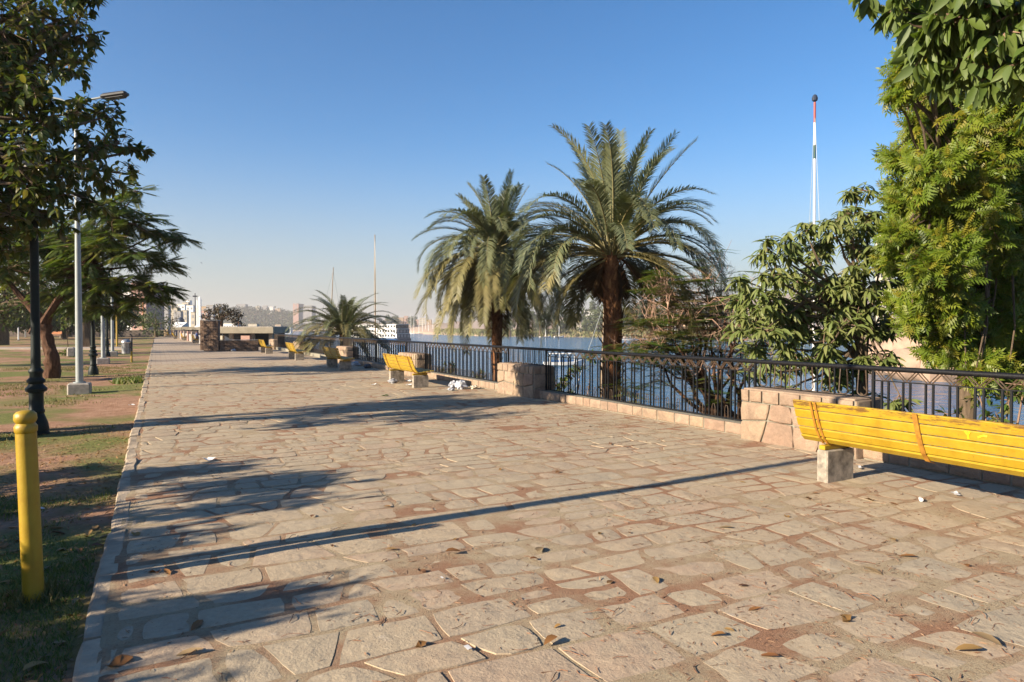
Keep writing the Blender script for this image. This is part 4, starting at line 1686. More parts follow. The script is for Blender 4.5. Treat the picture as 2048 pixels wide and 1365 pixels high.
# ------------------------------------------------------------------ grass, litter, fallen leaves
def blades(name, cx0, cx1, cy0, cy1, n, h0, h1, mask, mat, w=.006):
    x = RNG.uniform(cx0, cx1, n)
    y = RNG.uniform(cy0, cy1, n)
    keep = np.array([mask(a, b) > RNG.random() for a, b in zip(x, y)])
    x, y = x[keep], y[keep]
    n = len(x)
    z = np.array([soil_z(a, b) - .004 for a, b in zip(x, y)])
    d = np.c_[RNG.normal(0, .5, n), RNG.normal(0, .5, n), np.ones(n)]
    up = np.c_[RNG.normal(0, 1, (n, 2)), np.zeros(n)]
    tv = [(0, -w, 0), (0, w, 0), (.6, w * .7, .05), (.6, -w * .7, .05), (1, 0, .2)]
    tv = [(a, b / .06, c) for a, b, c in tv]
    tf = [(0, 1, 2, 3), (3, 2, 4)]
    me = scatter(name, tv, tf, mats_from(np.c_[x, y, z], d, up, RNG.uniform(h0, h1, n)), RNG.random(n))
    return obj(name, me, mat, kind='stuff')


def patch(x, y):
    return nz(x * .55, y * .55, 11.5) + .5 * nz(x * 1.9, y * 1.9, 4.1)


blades('lawn_grass', -4.2, -.40, 2.2, 9.3, 150000, .018, .048, lambda x, y: max(0, min(1, .30 + 2.4 * patch(x, y))) * (1 if y < 8.8 else .5), M['grass'], .0042)
blades('sparse_grass', -9, -.42, 10.8, 34, 60000, .03, .07, lambda x, y: max(0, min(1, -.05 + 2.4 * patch(x * .6, y * .6))), M['drygrass'], .009)
blades('kerb_tuft', -1.2, -.4, 22.5, 25.0, 3500, .08, .2, lambda x, y: max(0, 1 - math.hypot((x + .75) / .45, (y - 23.8) / 1.1)), M['grass'], .008)

p_ = gp(60, 1195, -.03)
blades('straw_collar', p_.x - .22, p_.x + .22, p_.y - .22, p_.y + .22, 900, .04, .11, lambda x, y: max(0, 1 - (math.hypot(x - p_.x, y - p_.y) / .22) ** 2), M['drygrass'], .003)
# leaf crumbs and needles along the joints
n = 30000
x = RNG.uniform(-.2, 7.5, n)
y = 1.5 + RNG.random(n) ** 1.4 * 13
keep = np.array([nz(a * .8, b * .8, 4.4) + .5 * nz(a * 5, b * 5, 1) < RNG.normal(-.12, .16) for a, b in zip(x, y)])
x, y = x[keep], y[keep]
n = len(x)
z = np.array([und(a, b) + .003 for a, b in zip(x, y)])
a = RNG.uniform(0, 6.28, n)
d = np.c_[np.cos(a), np.sin(a), RNG.normal(0, .12, n)]
me = scatter('leaf_crumbs', [(0, -.05, 0), (.5, -.08, .06), (1, 0, 0), (.5, .08, .06), (.0, .05, 0)], [(0, 1, 3, 4), (1, 2, 3)], mats_from(np.c_[x, y, z], d, np.c_[RNG.normal(0, .4, (n, 2)), np.ones(n)], RNG.uniform(.012, .045, n)), RNG.random(n))
obj('leaf_crumbs', me, M['litter'], kind='stuff')
n = 9000
x = RNG.uniform(-3.4, -.36, n)
y = 2.6 + RNG.random(n) ** 1.3 * 11
z = np.array([soil_z(a, b) + .006 for a, b in zip(x, y)])
a = RNG.uniform(0, 6.28, n)
d = np.c_[np.cos(a), np.sin(a), RNG.normal(0, .3, n)]
me = scatter('lawn_litter', [(0, -.05, 0), (.5, -.16, .1), (1, 0, 0), (.5, .16, .1), (.0, .05, 0)], [(0, 1, 3, 4), (1, 2, 3)], mats_from(np.c_[x, y, z], d, np.c_[RNG.normal(0, .5, (n, 2)), np.ones(n)], RNG.uniform(.015, .06, n)), RNG.random(n))
obj('lawn_litter', me, M['fallen'], kind='stuff')
b = MB()
for k in range(800):
    xx, yy = random.uniform(-.1, 7.4), 1.6 + random.random() ** 1.3 * 10
    a_ = random.uniform(0, 6.28)
    L = random.uniform(.04, .13)
    p = Vector((xx, yy, und(xx, yy) + .006))
    q = p + Vector((math.cos(a_), math.sin(a_), 0)) * L
    b.tube(bent(p, q, 4, .14), random.uniform(.0014, .0026), 3)
b.build('dry_twigs', M['litter'], kind='stuff')


def fallen_mesh(k):
    curl = (.10, -.14, .20, -.08)[k]
    vs, fs = leaf_template(1, (.42, .36, .5, .55)[k], (.06, .10, .12, .05)[k], curl)
    if k == 3:
        vs = [(x_, y_ * (1 + .35 * math.sin(x_ * 9)), z_ + .12 * math.sin(x_ * 7 + y_ * 5)) for x_, y_, z_ in vs]
    z0 = min(v[2] for v in vs)
    vs = [(a, b, c - z0) for a, b, c in vs]
    me = bpy.data.meshes.new('fallen_leaf')
    me.from_pydata(vs, [], fs)
    me.polygons.foreach_set("use_smooth", [True] * len(fs))
    me.materials.append(M['fallen'])
    return me


fm = [fallen_mesh(k) for k in range(4)]


def drop_leaf(x, y, zf, s, k, label, grp, rz=None):
    o = bpy.data.objects.new('fallen_leaf', fm[k])
    COL.objects.link(o)
    lift = .002
    o.location = (x, y, zf(x, y) + lift)
    o.rotation_euler = (random.gauss(0, .07), random.gauss(0, .05), random.uniform(0, 6.28) if rz is None else rz)
    o.scale = (s, s, s)
    tag(o, label, 'leaf', grp)
    return o


spots = [(890, 1113, .12, 2), (1075, 1110, .14, 0), (1060, 1124, .07, 2), (1115, 1288, .10, 2), (1950, 1278, .17, 0), (1975, 1310, .15, 0), (1565, 1322, .10, 0), (260, 1320, .14, 3), (345, 1318, .13, 1), (1470, 1060, .12, 0), (1795, 1087, .09, 0),
         (1260, 1065, .06, 1), (1200, 1067, .06, 3), (1730, 1142, .14, 0), (1960, 1172, .07, 0), (1840, 1120, .12, 0), (1310, 1160, .10, 0), (1695, 1238, .11, 3), (1480, 1180, .09, 0), (850, 1150, .07, 3), (905, 1083, .05, 1), (660, 1096, .05, 3), (400, 1250, .11, 0),
         (335, 1155, .10, 1), (290, 1150, .09, 3), (275, 1075, .09, 3), (620, 1040, .08, 0), (780, 1020, .09, 0), (1430, 930, .06, 0), (1345, 930, .06, 1), (1120, 945, .09, 0), (1640, 990, .09, 0), (1735, 1000, .10, 3), (1780, 1008, .10, 0), (1690, 985, .07, 1), (1215, 1172, .08, 0), (1500, 1228, .09, 1)]
for u_, v_, s, k in spots:
    p = gp(u_, v_)
    drop_leaf(p.x, p.y, und, s, k, 'dry curled brown leaf fallen on the paving', 'fallen leaves on the paving')
for i in range(190):
    xx, yy = random.uniform(-2.6, -.42), 2.7 + random.random() ** 1.2 * 6
    drop_leaf(xx, yy, soil_z, random.uniform(.06, .13), random.randint(0, 3), 'dry brown leaf fallen on the shaded lawn edge', 'fallen leaves on the lawn edge')
for i in range(60):
    xx, yy = random.uniform(-.2, 7.3), random.uniform(2.2, 13)
    drop_leaf(xx, yy, und, random.uniform(.04, .09), random.randint(0, 3), 'dry curled brown leaf fallen on the paving', 'fallen leaves on the paving')


def crumple(r, n=90, flat=.6, sharp=.5):
    """A crumpled bag: a knotted, creased closed shell."""
    vs, fs = [], []
    ring, seg = 14, 22
    o = random.uniform(0, 50)
    for i in range(ring + 1):
        ph = math.pi * i / ring
        for j in range(seg):
            a = 2 * math.pi * j / seg
            d = Vector((math.sin(ph) * math.cos(a), math.sin(ph) * math.sin(a), math.cos(ph)))
            k = 1 + sharp * nz(d.x * 2.0 + o, d.y * 2.0, d.z * 2.0) - .35 * abs(nz(d.x * 4 + o, d.y * 4, d.z * 4)) + .10 * nz(d.x * 9 + o, d.y * 9, d.z * 9)
            vs.append((d.x * r * k, d.y * r * k, max(-.01, d.z * r * flat * k + r * flat * .8)))
    for i in range(ring):
        for j in range(seg):
            jj = (j + 1) % seg
            fs.append((i * seg + j, (i + 1) * seg + j, (i + 1) * seg + jj, i * seg + jj))
    b = MB()
    b.add(vs, fs)
    return b


for lab, u_, v_, r in (('crumpled white plastic bag standing upright by the plinth', 922, 778, .15), ('grey crumpled plastic bag lying left of the upright white bag', 905, 776, .12), ('small white bag scrap in front of the two litter bags', 902, 781, .08),
                       ('pale cardboard scrap right of the litter bags', 948, 778, .10), ('white bag tied under the third railing bay', 711, 732, .18), ('dark grey bag beside the plinth below the third bench', 735, 737, .16),
                       ('crumpled white litter at the foot of the second bench', 785, 767, .13), ('white bag scrap in front of the block wall', 467, 703, .16)):
    p = gp(u_, v_)
    o = crumple(r, flat=.85 if 'upright' in lab else .55).build('litter_bag', M['plastic'] if 'dark' not in lab else M['darkgrey'], None, (p.x, p.y, und(p.x, p.y)), smooth=True)
    if 'cardboard' in lab:
        o.data.materials[0] = M['cream']
    tag(o, lab, 'litter')


def scrap(lab, u_, v_, w, d_, mat='paper', cup=False):
    p = gp(u_, v_)
    if cup:
        b = MB().tube([(-w / 2, 0, d_), (w / 2, 0, d_ * .9)], [d_, d_ * .8], 10)
    else:
        b = MB()
        n_ = 5
        vs, fs = [], []
        o_ = random.uniform(0, 30)
        for s in (0, .003):
            for i in range(n_):
                for j in range(n_):
                    xx, yy = (i / (n_ - 1) - .5) * w, (j / (n_ - 1) - .5) * d_
                    vs.append((xx, yy, .008 + s + .3 * w * abs(nz(xx * 9 + o_, yy * 9))))
        for i in range(n_ - 1):
            for j in range(n_ - 1):
                a = i * n_ + j
                fs.append((a + n_ * n_, a + n_ + n_ * n_, a + n_ + 1 + n_ * n_, a + 1 + n_ * n_))
                fs.append((a + 1, a + n_ + 1, a + n_, a))
        b.add(vs, fs)
    o = b.build('paper_scrap', M[mat], None, (p.x, p.y, und(p.x, p.y) + .004), (0, 0, random.uniform(0, 3)))
    tag(o, lab, 'litter')


scrap('white paper cup lying in front of the nearest bench', 1845, 1004, .07, .018, cup=True)
scrap('white paper strip beside the concrete leg of the nearest bench', 1722, 941, .13, .03)
scrap('grey-white paper scrap in the shade right of the nearest bench leg', 1915, 992, .12, .05)
scrap('white tissue scrap on the paving at the edge of the lamp shadow', 415, 922, .14, .10)
scrap('white paper scrap under the second bench', 815, 764, .25, .12)
scrap('white paper sheet by the right leg of the second bench', 822, 772, .28, .15)
scrap('white paper scrap on the paving left of the second bench', 748, 771, .18, .10)
scrap('small white paper chip lower left on the lawn', 73, 1024, .07, .06)
scrap('tiny white bottle cap among the front paving stones', 935, 1309, .04, .025)
scrap('white wrapper on the soil beside the kerb', 262, 812, .16, .10)
scrap('green leaf-like wrapper on the paving before the second bench', 770, 793, .16, .10, 'leafR')
scrap('small white cigarette end in the middle of the paving', 883, 1163, .03, .012)

# ------------------------------------------------------------------ block wall, pavilions, far end of the promenade
def block_wall(name, label, a, b, H, th, bw=.36, bh=.19, mat='brick'):
    a, b = Vector((a[0], a[1], 0)), Vector((b[0], b[1], 0))
    L = (b - a).length
    rz = math.atan2((b - a).y, (b - a).x)
    t = thing(name, label, 'wall', tuple((a + b) / 2), rz)
    MB().box((0, th / 2, H / 2 - .05), (L - .03, th - .03, H + .06)).build('core', M['darkwall'], t)
    MB().box((0, th / 2, H + .02), (L + .04, th + .06, .05), bev=.01).build('coping', M['concrete'], t)
    rows = int(round((H - .02) / bh))
    hh = (H - .01) / rows
    cols = max(1, int(round(L / bw)))
    w = L / cols
    m1 = MB().box((0, 0, 0), (w - .02, .06, hh - .018), bev=.008).mesh('block')
    m2 = MB().box((0, 0, 0), (w / 2 - .02, .06, hh - .018), bev=.008).mesh('block')
    for r in range(rows):
        z = hh * (r + .5)
        if r % 2 == 0:
            for c in range(cols):
                obj('block', m1, M[mat], t, (-L / 2 + w * (c + .5), .012 + random.gauss(0, .004), z))
        else:
            obj('block', m2, M[mat], t, (-L / 2 + w * .25, .012, z))
            obj('block', m2, M[mat], t, (L / 2 - w * .25, .012, z))
            for c in range(cols - 1):
                obj('block', m1, M[mat], t, (-L / 2 + w * (c + 1), .012 + random.gauss(0, .004), z))
    return t


A, B, C_ = at(407, 45.5), at(437, 45.5), at(517, 46.3)
block_wall('block_wall', 'tall brown block wall at the head of the river steps', A, B, 2.03, .32)
block_wall('block_wall', 'second tall block wall edge just behind the tall wall', at(400, 48), at(412, 48), 2.1, .3)
block_wall('block_wall', 'low brown block wall in front of the flat-roofed pavilion', B + Vector((.05, .1, 0)), C_, .72, .3)

t = thing('river_pavilion', 'flat-roofed pavilion with dark open sides behind the low block wall', 'pavilion', tuple(at(492, 56, z=-3)), -TH)
MB().box((0, 0, 4.36), (5.9, 4.0, .50), bev=.02).build('roof', M['roof'], t)
MB().box((-.0, 0, 4.63), (5.6, 3.8, .05)).build('roof_top', M['concrete'], t)
MB().box((0, 1.7, 2.2), (5.2, .2, 3.8)).build('back_wall', M['navy'], t)  # dark colour stands in for the shade inside the open pavilion
for xx in (-2.4, -.7, 1.0, 2.5):
    MB().box((xx, -1.2, 2.05), (.3, .3, 4.1)).build('column', M['concrete'], t)
for xx, w, m in ((-1.5, .62, 'cream'), (.62, .7, 'pink'), (-2.05, .3, 'greenp')):
    MB().box((xx, -1.55, 3.5), (w, .4, .9)).build('counter', M[m], t)

# end wall of the promenade and park
Ea, Eb = at(-420, 119), at(338, 119)
t = thing('end_wall', 'long low dark wall closing the far end of the promenade', 'wall', tuple((Ea + Eb) / 2), -TH)
L = (Eb - Ea).length
MB().box((0, 0, .5), (L, .4, 1.1), bev=.02).build('wall_body', M['darkwall'], t)
MB().box((0, 0, 1.08), (L + .2, .55, .10), bev=.02).build('coping', M['palefoot'], t)
MB().box((L / 2 - .3, -.1, .6), (.7, .7, 1.3), bev=.03).build('end_post', M['ochre'], t)

# right-hand parapet of the far promenade with posts, and the far pavilion behind
Pa, Pb = at(412, 62), at(352, 112)
t = thing('far_parapet', 'distant low parapet with pale posts behind the far benches', 'wall', tuple((Pa + Pb) / 2), math.atan2(Pb.y - Pa.y, Pb.x - Pa.x))
L = (Pb - Pa).length
MB().box((0, 0, .4), (L, .3, .85)).build('parapet_body', M['grey'], t)
for k in range(9):
    MB().box((-L / 2 + L * k / 8, .1, .55), (.7, .5, 1.15), bev=.03).build('post', M['pink'] if k % 2 else M['palefoot'], t)
t = thing('far_pavilion', 'distant open pavilion with a pale flat roof over the far benches', 'pavilion', tuple(at(378, 118)), -TH)
MB().box((0, 0, 1.40), (4.9, 3, .55), bev=.02).build('roof', M['roof'], t)
for k in range(5):
    MB().box((-2.2 + k * 1.1, -1, .5), (.22, .22, 1.3)).build('column', M['palefoot'], t)
MB().box((0, 1.4, .5), (4.8, .1, 1.2)).build('back_wall', M['navy'], t)
for lab, u_, D_, w, v_ in (('white awning at the left end of the far pavilion', 357, 114, 1.0, 655), ('white slanting awning at the right end of the far pavilion', 396, 100, 1.0, 654), ('pale square panel beside the tall block wall', 400, 99, .45, 652)):
    p = at(u_, D_, v=v_)
    b = MB()
    b.add([(-w / 2, 0, .0), (w / 2, 0, .1), (w / 2, .9, .45), (-w / 2, .9, .35), (-w / 2, 0, -.1), (w / 2, 0, 0), (w / 2, .9, .38), (-w / 2, .9, .28)], [(0, 1, 2, 3), (7, 6, 5, 4), (0, 4, 5, 1), (1, 5, 6, 2), (2, 6, 7, 3), (3, 7, 4, 0)])
    o = tag(b.build('awning', M['white'], None, tuple(p), (0, 0, -TH)), lab, 'awning')
    MB().tube([(-w / 2 + .04, .1, -.03), (-w / 2 + .04, .1, -p.z)], .025, 6).build('support', M['darkgrey'], o)
    MB().tube([(w / 2 - .04, .1, 0.04), (w / 2 - .04, .1, -p.z)], .025, 6).build('support', M['darkgrey'], o)

t = thing('hut', 'small white hut with a sloping white roof beyond the far benches', 'hut', tuple(at(362, 140, z=-.1)), -TH)
MB().box((0, 0, .9), (1.9, 2, 2.0)).build('wall', M['cream'], t)
MB().box((0, -1.01, 1.25), (1.2, .04, .5)).build('window', M['window'], t)
b = MB()
b.add([(-1.4, -1.3, 1.95), (1.0, -1.3, 1.95), (1.3, 0, 2.75), (-1.1, 0, 2.75), (-1.4, 1.3, 1.95), (1.0, 1.3, 1.95), (-1.4, -1.3, 1.85), (1.0, -1.3, 1.85), (-1.4, 1.3, 1.85), (1.0, 1.3, 1.85)],
      [(0, 1, 2, 3), (3, 2, 5, 4), (6, 8, 9, 7), (0, 6, 7, 1), (1, 7, 9, 5, 2), (4, 5, 9, 8), (0, 3, 4, 8, 6)])
b.build('roof', M['white'], t)

# pale cross path and strip in the park
for nm, D_a, D_b in (('park_footpath', 50.0, 53.5),):
    q = [at(-900, D_a), at(252, D_a), at(252, D_b), at(-900, D_b)]
    me = bpy.data.meshes.new(nm)
    me.from_pydata([(p.x, p.y, .055) for p in q] + [(p.x, p.y, -.2) for p in q], [], [(0, 1, 2, 3), (0, 4, 5, 1), (1, 5, 6, 2), (2, 6, 7, 3), (3, 7, 4, 0)])
    obj(nm, me, M['palefoot'], kind='structure')

# small posts, a brown bench and a sapling on the far lawn
for lab, u_, v_, vt, m in (('thin white post on the far lawn, left of the dark lamp', 37, 681, 649, 'white'), ('pale bluish post beside the thin white post', 51, 675, 646, 'silver'), ('slim yellow post beside the third street light', 234, 696, 630, 'yellow')):
    p = gp(u_, v_)
    D_ = EYE * F / (v_ - 655)
    h = (v_ - vt) / F * D_
    t = thing('marker_post', lab, 'post', (p.x, p.y, 0))
    MB().lathe([(.07, -.1), (.065, h), (.03, h + .03)], 10).build('shaft', M[m], t)
    MB().box((0, 0, .03), (.3, .3, .12), bev=.02).build('foot', M['concrete'], t)
p = at(111, 100)
t = thing('lawn_bench', 'far brown bench on the lawn in front of the end wall', 'bench', (p.x, p.y, 0), -TH)
MB().box((0, 0, .48), (1.9, .5, .06)).build('seat', M['orangep'], t)
MB().box((0, .25, .8), (1.9, .06, .35)).build('backrest', M['orangep'], t)
for s in (-.8, .8):
    MB().box((s, .05, .22), (.12, .45, .46)).build('leg', M['legc'], t)

p = gp(137, 712)
t = thing('sapling', 'thin young sapling with a stone stump and weeds at its foot', 'sapling', (p.x, p.y, -.05))
D_ = EYE * F / (712 - 655)
wl_ = [(bent(p + Vector((0, 0, -.1)), at(134, D_, v=655), 4, .02), [.03, .028, .025, .02, .015], 6), (bent(at(135, D_, v=680), at(140, D_, v=650), 3, .04), [.016, .014, .012, .01], 5)]
bl_ = px_blobs([(134, 640, 16, D_), (142, 630, 12, D_), (128, 655, 10, D_)])
lines, pp, d, u = crown(bl_, 60, 7, .6, .8, .1, tw_r=.004)
wood('stem', M['bark'], rel(wl_ + lines, t.location), t)
put_leaves(t, M['leafF'], leaf_template(1, .35, .05, .3, (0, .45, 1), (0, 1, 0)), pp, d, u, RNG.uniform(.12, .2, len(pp)))
bl_ = px_blobs([(128, 706, 10, D_), (120, 710, 7, D_)])
t = thing('weed_clump', 'bright green weed clump at the foot of the young sapling', 'plant', tuple(at(126, D_, z=-.05)))
lines, pp, d, u = crown(bl_, 160, 8, -.4, .8, .1, tw_r=.004)
put_leaves(t, M['grass'], leaf_template(1, .3, .05, .3, (0, .45, 1), (0, 1, 0)), pp, d, u, RNG.uniform(.12, .22, len(pp)))
o = MB().box((0, 0, .2), (.4, .35, .55), bev=.06).build('stump', M['concrete'], None, tuple(at(142, D_, z=0)))
tag(o, 'short grey stump beside the thin sapling', 'stump')


# ------------------------------------------------------------------ background trees
def bg_tree(label, u_, D_, rows, mat, per, ls, trunk_r=.22, name='park_tree', foot_z=-.1, lean=0, flat=False, cat='tree', mesh_leaf=None):
    foot = at(u_, D_, z=foot_z)
    t = thing(name, label, cat, tuple(foot))
    bl_ = [(at(a, D_ + random.uniform(-1, 1) * (r / F * D_) * .7, v=b), r / F * D_) for a, b, r in rows]
    pos, dr, ups = [], [], []
    for c, r in bl_:
        n = int(per * r * r)
        ds = rdir(n)
        for i in range(n):
            q = Vector(ds[i]) * r * (.45 + .6 * random.random() ** .7)
            if flat:
                q.z *= .45
            pos.append(c + q)
            dr.append(Vector(rdir(1)[0]) + Vector((0, 0, -.4)))
            ups.append(Vector(rdir(1)[0]) * .8 + Vector((0, 0, .8)) + q.normalized() * .5)
    pos, dr, ups = (np.array([tuple(x) for x in q]) for q in (pos, dr, ups))
    mid = at(u_ + lean, D_, v=max(b for a, b, r in rows) - 5)
    wl_ = [(bent(foot - Vector((0, 0, .2)), mid, 4, .03), list(np.linspace(trunk_r * 1.25, trunk_r * .8, 5)), 10)]
    wl_ += [(bent(mid, c, 5, .07), list(np.linspace(trunk_r * .5, trunk_r * .1, 6)), 6) for c, r in bl_]
    wood('trunk', M['bark'] if mat != 'leafO' else M['barkred'], rel(wl_, foot), t)
    put_leaves(t, M[mat], leaf_template(1, .5, .08, .25, (0, .45, 1), (0, 1, 0)), pos, dr, ups, RNG.uniform(.7, 1.3, len(pos)) * ls, name='crown')
    return t


bg_tree('large dark park tree with a pale thick trunk at the left edge', 2, 62, [(0, 600, 55), (50, 570, 50), (-40, 560, 70), (40, 615, 35), (80, 600, 40), (-10, 520, 60), (-60, 610, 50), (110, 580, 40), (20, 640, 22)], 'leafB', 55, .42, .55)
bg_tree('dark leafy park tree behind the feathery tree, its trunk off to the left', -60, 40, [(-30, 500, 60), (20, 470, 46), (30, 540, 50), (70, 520, 44), (-10, 580, 50), (60, 580, 40), (20, 620, 36), (100, 560, 36), (90, 610, 30), (-60, 560, 70), (-20, 430, 50), (130, 600, 30), (120, 540, 26), (-70, 630, 40)], 'leafB', 90, .26, .3)
for q_, (u0_, D_q, lab_) in enumerate(((-20, 88, 'dark bushy tree before the end wall at the far left edge'), (60, 92, 'dark bushy tree before the end wall right of the leaning trunk'), (120, 96, 'low dark tree before the end wall behind the first street light'), (215, 100, 'low dark tree before the end wall behind the far lamps'))):
    bg_tree(lab_, u0_ + 10, D_q, [(u0_, 625, 30), (u0_ + 30, 618, 28), (u0_ - 30, 615, 30), (u0_ + 15, 640, 24), (u0_ - 20, 645, 20), (u0_ + 40, 640, 20), (u0_, 600, 26), (u0_ + 20, 652, 16), (u0_ - 40, 650, 16)], 'leafB', 120, .5, .3)
bg_tree('park tree with a double trunk behind the second lamp', 172, 58, [(165, 590, 45), (130, 570, 45), (205, 580, 40), (180, 620, 32), (140, 625, 30), (210, 618, 26)], 'leafB', 60, .38, .42)
bg_tree('long dark green belt of shrubs along the foot of the far end wall', 70, 112, [(u0_, v0_, r0_) for u0_ in range(-40, 235, 22) for v0_, r0_ in ((652, 13), (636, 18), (618, 18))], 'leafB', 55, .5, .12, name='shrub_belt', cat='shrubs')
bg_tree('brownish thicket behind the end wall, left of the round bush', 250, 132, [(240, 635, 26), (270, 628, 24), (215, 632, 26), (290, 640, 18), (180, 638, 24), (150, 640, 22), (100, 640, 26), (60, 640, 26), (125, 632, 20), (20, 640, 28)], 'leafB', 60, .6, .2)
bg_tree('round dark bush standing before the end of the wall', 312, 112, [(312, 640, 26), (300, 655, 20), (325, 655, 20), (312, 620, 14), (335, 645, 12), (295, 640, 14)], 'leafB', 60, .34, .25, name='round_bush', cat='bush')
bg_tree('reddish bare thicket right of the round dark bush', 345, 126, [(345, 635, 14), (338, 650, 12), (352, 646, 12)], 'leafO', 50, .3, .12, name='thicket', cat='bush')
bg_tree('umbrella-shaped brown acacia behind the tall block wall', 440, 64, [(445, 615, 16), (425, 622, 16), (465, 624, 16), (450, 632, 18), (478, 630, 10), (412, 632, 10), (470, 640, 12), (430, 638, 14)], 'leafO', 260, .24, .16, name='acacia_tree', foot_z=-2.5, flat=True, lean=4)
bg_tree('small brown acacia right of the umbrella-shaped one', 478, 70, [(475, 646, 8), (485, 648, 7), (468, 649, 6)], 'leafO', 240, .22, .08, name='acacia_tree', foot_z=-2.5, flat=True)
# trees further left whose shade falls over the promenade
for lab, x_, y_, h_, r_ in (('leafy tree left of view shading the middle of the promenade', -10, 24.5, 5.0, 1.7), ('leafy tree left of view shading the path before the second bench', -9.2, 12.8, 4.6, 1.2), ('tall leafy tree left of view shading the far paving', -14, 36, 6.2, 2.4)):
    foot = Vector((x_, y_, -.05))
    t = thing('shade_tree', lab, 'tree', tuple(foot))
    bl_ = [(Vector((x_, y_, h_)) + Vector(rdir(1)[0]) * r_ * .9, r_ * random.uniform(.4, .65)) for k in range(9)]
    lines, pp, d, u = crown(bl_, 34, 6, .4, .85, .2, tw_r=.004)
    wood('trunk', M['bark'], rel([(bent(foot - Vector((0, 0, .2)), (x_, y_, h_ - .5), 5, .03), [.2, .18, .16, .14, .12, .1], 8)] + limbs_to(bl_, (x_, y_, h_ * .5), (x_, y_, h_), .12), foot), t)
    wood('twigs', M['twig'], rel(lines, foot), t)
    put_leaves(t, M['leafL'], leaf_template(1, .46, .06, .22, (0, .45, 1), (0, 1, 0)), pp, d, u, RNG.uniform(.16, .28, len(pp)))


# ------------------------------------------------------------------ person on the far bench
def person(label, loc, rz):
    me = bpy.data.meshes.new('body')
    J = {'pelvis': (0, 0, .50), 'waist': (-.02, 0, .68), 'chest': (-.04, 0, .92), 'neck': (-.03, 0, 1.08), 'head': (0, 0, 1.17), 'crown': (.0, 0, 1.29)}
    vs = [J[k] for k in ('pelvis', 'waist', 'chest', 'neck', 'head', 'crown')]
    rad = [.15, .135, .155, .055, .085, .07]
    es = [(i, i + 1) for i in range(5)]
    for s in (-1, 1):
        n = len(vs)
        vs += [(.05, s * .1, .49), (.44, s * .12, .50), (.46, s * .12, .10), (.56, s * .13, .05)]
        rad += [.095, .068, .045, .04]
        es += [(0, n), (n, n + 1), (n + 1, n + 2), (n + 2, n + 3)]
        n = len(vs)
        vs += [(-.03, s * .2, 1.0), (.04, s * .25, .76), (.26, s * .17, .62), (.33, s * .16, .60)]
        rad += [.065, .05, .036, .04]
        es += [(2, n), (n, n + 1), (n + 1, n + 2), (n + 2, n + 3)]
    me.from_pydata(vs, es, [])
    o = bpy.data.objects.new('person', me)
    COL.objects.link(o)
    me.materials.append(M['cloth'])
    md = o.modifiers.new('skin', 'SKIN')
    for i, r in enumerate(rad):
        me.skin_vertices[0].data[i].radius = (r, r)
    me.skin_vertices[0].data[0].use_root = True
    o.modifiers.new('sub', 'SUBSURF').levels = 1
    o.location = loc
    o.rotation_euler = (0, 0, rz)
    tag(o, label, 'person')
    h = MB()
    h.lathe([(.02, 1.08), (.07, 1.11), (.098, 1.19), (.10, 1.25), (.075, 1.33), (.02, 1.355)], 14).build('face_and_neck', M['skin'], o, smooth=True)
    MB().lathe([(.104, 1.24), (.106, 1.28), (.082, 1.345), (.02, 1.372)], 14, (-.012, 0, 0)).build('hair', M['cloth2'], o, smooth=True)
    return o


pb = far_b[3][1]
person('person in blue sitting on the far bench beside the tall wall', (pb.x + .25, pb.y - .45, -.03), 0)


# ------------------------------------------------------------------ boats
def loft(secs):
    """Hull skin through cross-sections [(x, half_width, keel_z, deck_z)]."""
    vs, fs = [], []
    for x, w, k, dz in secs:
        vs += [(x, -w, dz), (x, -w * .8, (k + dz) / 2), (x, 0, k), (x, w * .8, (k + dz) / 2), (x, w, dz)]
    for i in range(len(secs) - 1):
        for j in range(4):
            fs.append((i * 5 + j, (i + 1) * 5 + j, (i + 1) * 5 + j + 1, i * 5 + j + 1))
        fs.append((i * 5, i * 5 + 4, (i + 1) * 5 + 4, (i + 1) * 5))
    fs.append((0, 1, 2, 3, 4))
    n = (len(secs) - 1) * 5
    fs.append((n + 4, n + 3, n + 2, n + 1, n))
    b = MB()
    b.add(vs, fs)
    return b


WZ = -6.5


def felucca(label, u_, D_, L, mast, rz, lean=0.0, bands=None, yard=True, hull='white', r=.09, sw=None):
    p = at(u_, D_, z=WZ)
    t = thing('felucca', label, 'sailing boat', tuple(p), rz)
    loft([(-L / 2, .35 * L * .25, .1, .75), (-L * .25, L * .13, -.3, .6), (0, L * .15, -.4, .55), (L * .25, L * .11, -.3, .75), (L / 2, .04, .1, 1.35)]).build('hull', M[hull], t)
    MB().box((-.05 * L, 0, .60), (L * .5, L * .16, .12)).build('bench_deck', M['wood'], t)
    top = Vector((math.sin(lean) * mast, 0, mast * math.cos(lean)))
    if bands:
        z0 = .3
        for z1, m in bands:
            MB().tube([top * (z0 / mast), top * (z1 / mast)], [r * (1.15 - .4 * z0 / mast), r * (1.15 - .4 * z1 / mast)], 10).build('mast', M[m], t)
            z0 = z1
        MB().lathe([(.02, 0), (.13, .08), (.15, .2), (.1, .34), (.02, .4)], 10, top).build('mast_head', M['navy'], t)
        for s in (-1, 1):
            MB().tube([top * .98, Vector((s * 2.0, 0, .9))], .012, 4).build('stay', M['silver'], t)
    else:
        MB().tube([Vector((0, 0, .2)), top], [r, r * .45], 8).build('mast', M['wood'] if hull != 'white' else M['white'], t)
        for s in (-1, 1):
            MB().tube([top * .97, Vector((s * L * .4, 0, .8))], .02, 4).build('stay', M['silver'], t)
    if yard:
        MB().tube([Vector((L * .15, .1, mast * .45)), Vector((-L * .5, .1, .95))], [.05, .09], 6).build('boom', M['wood'], t)
    return t


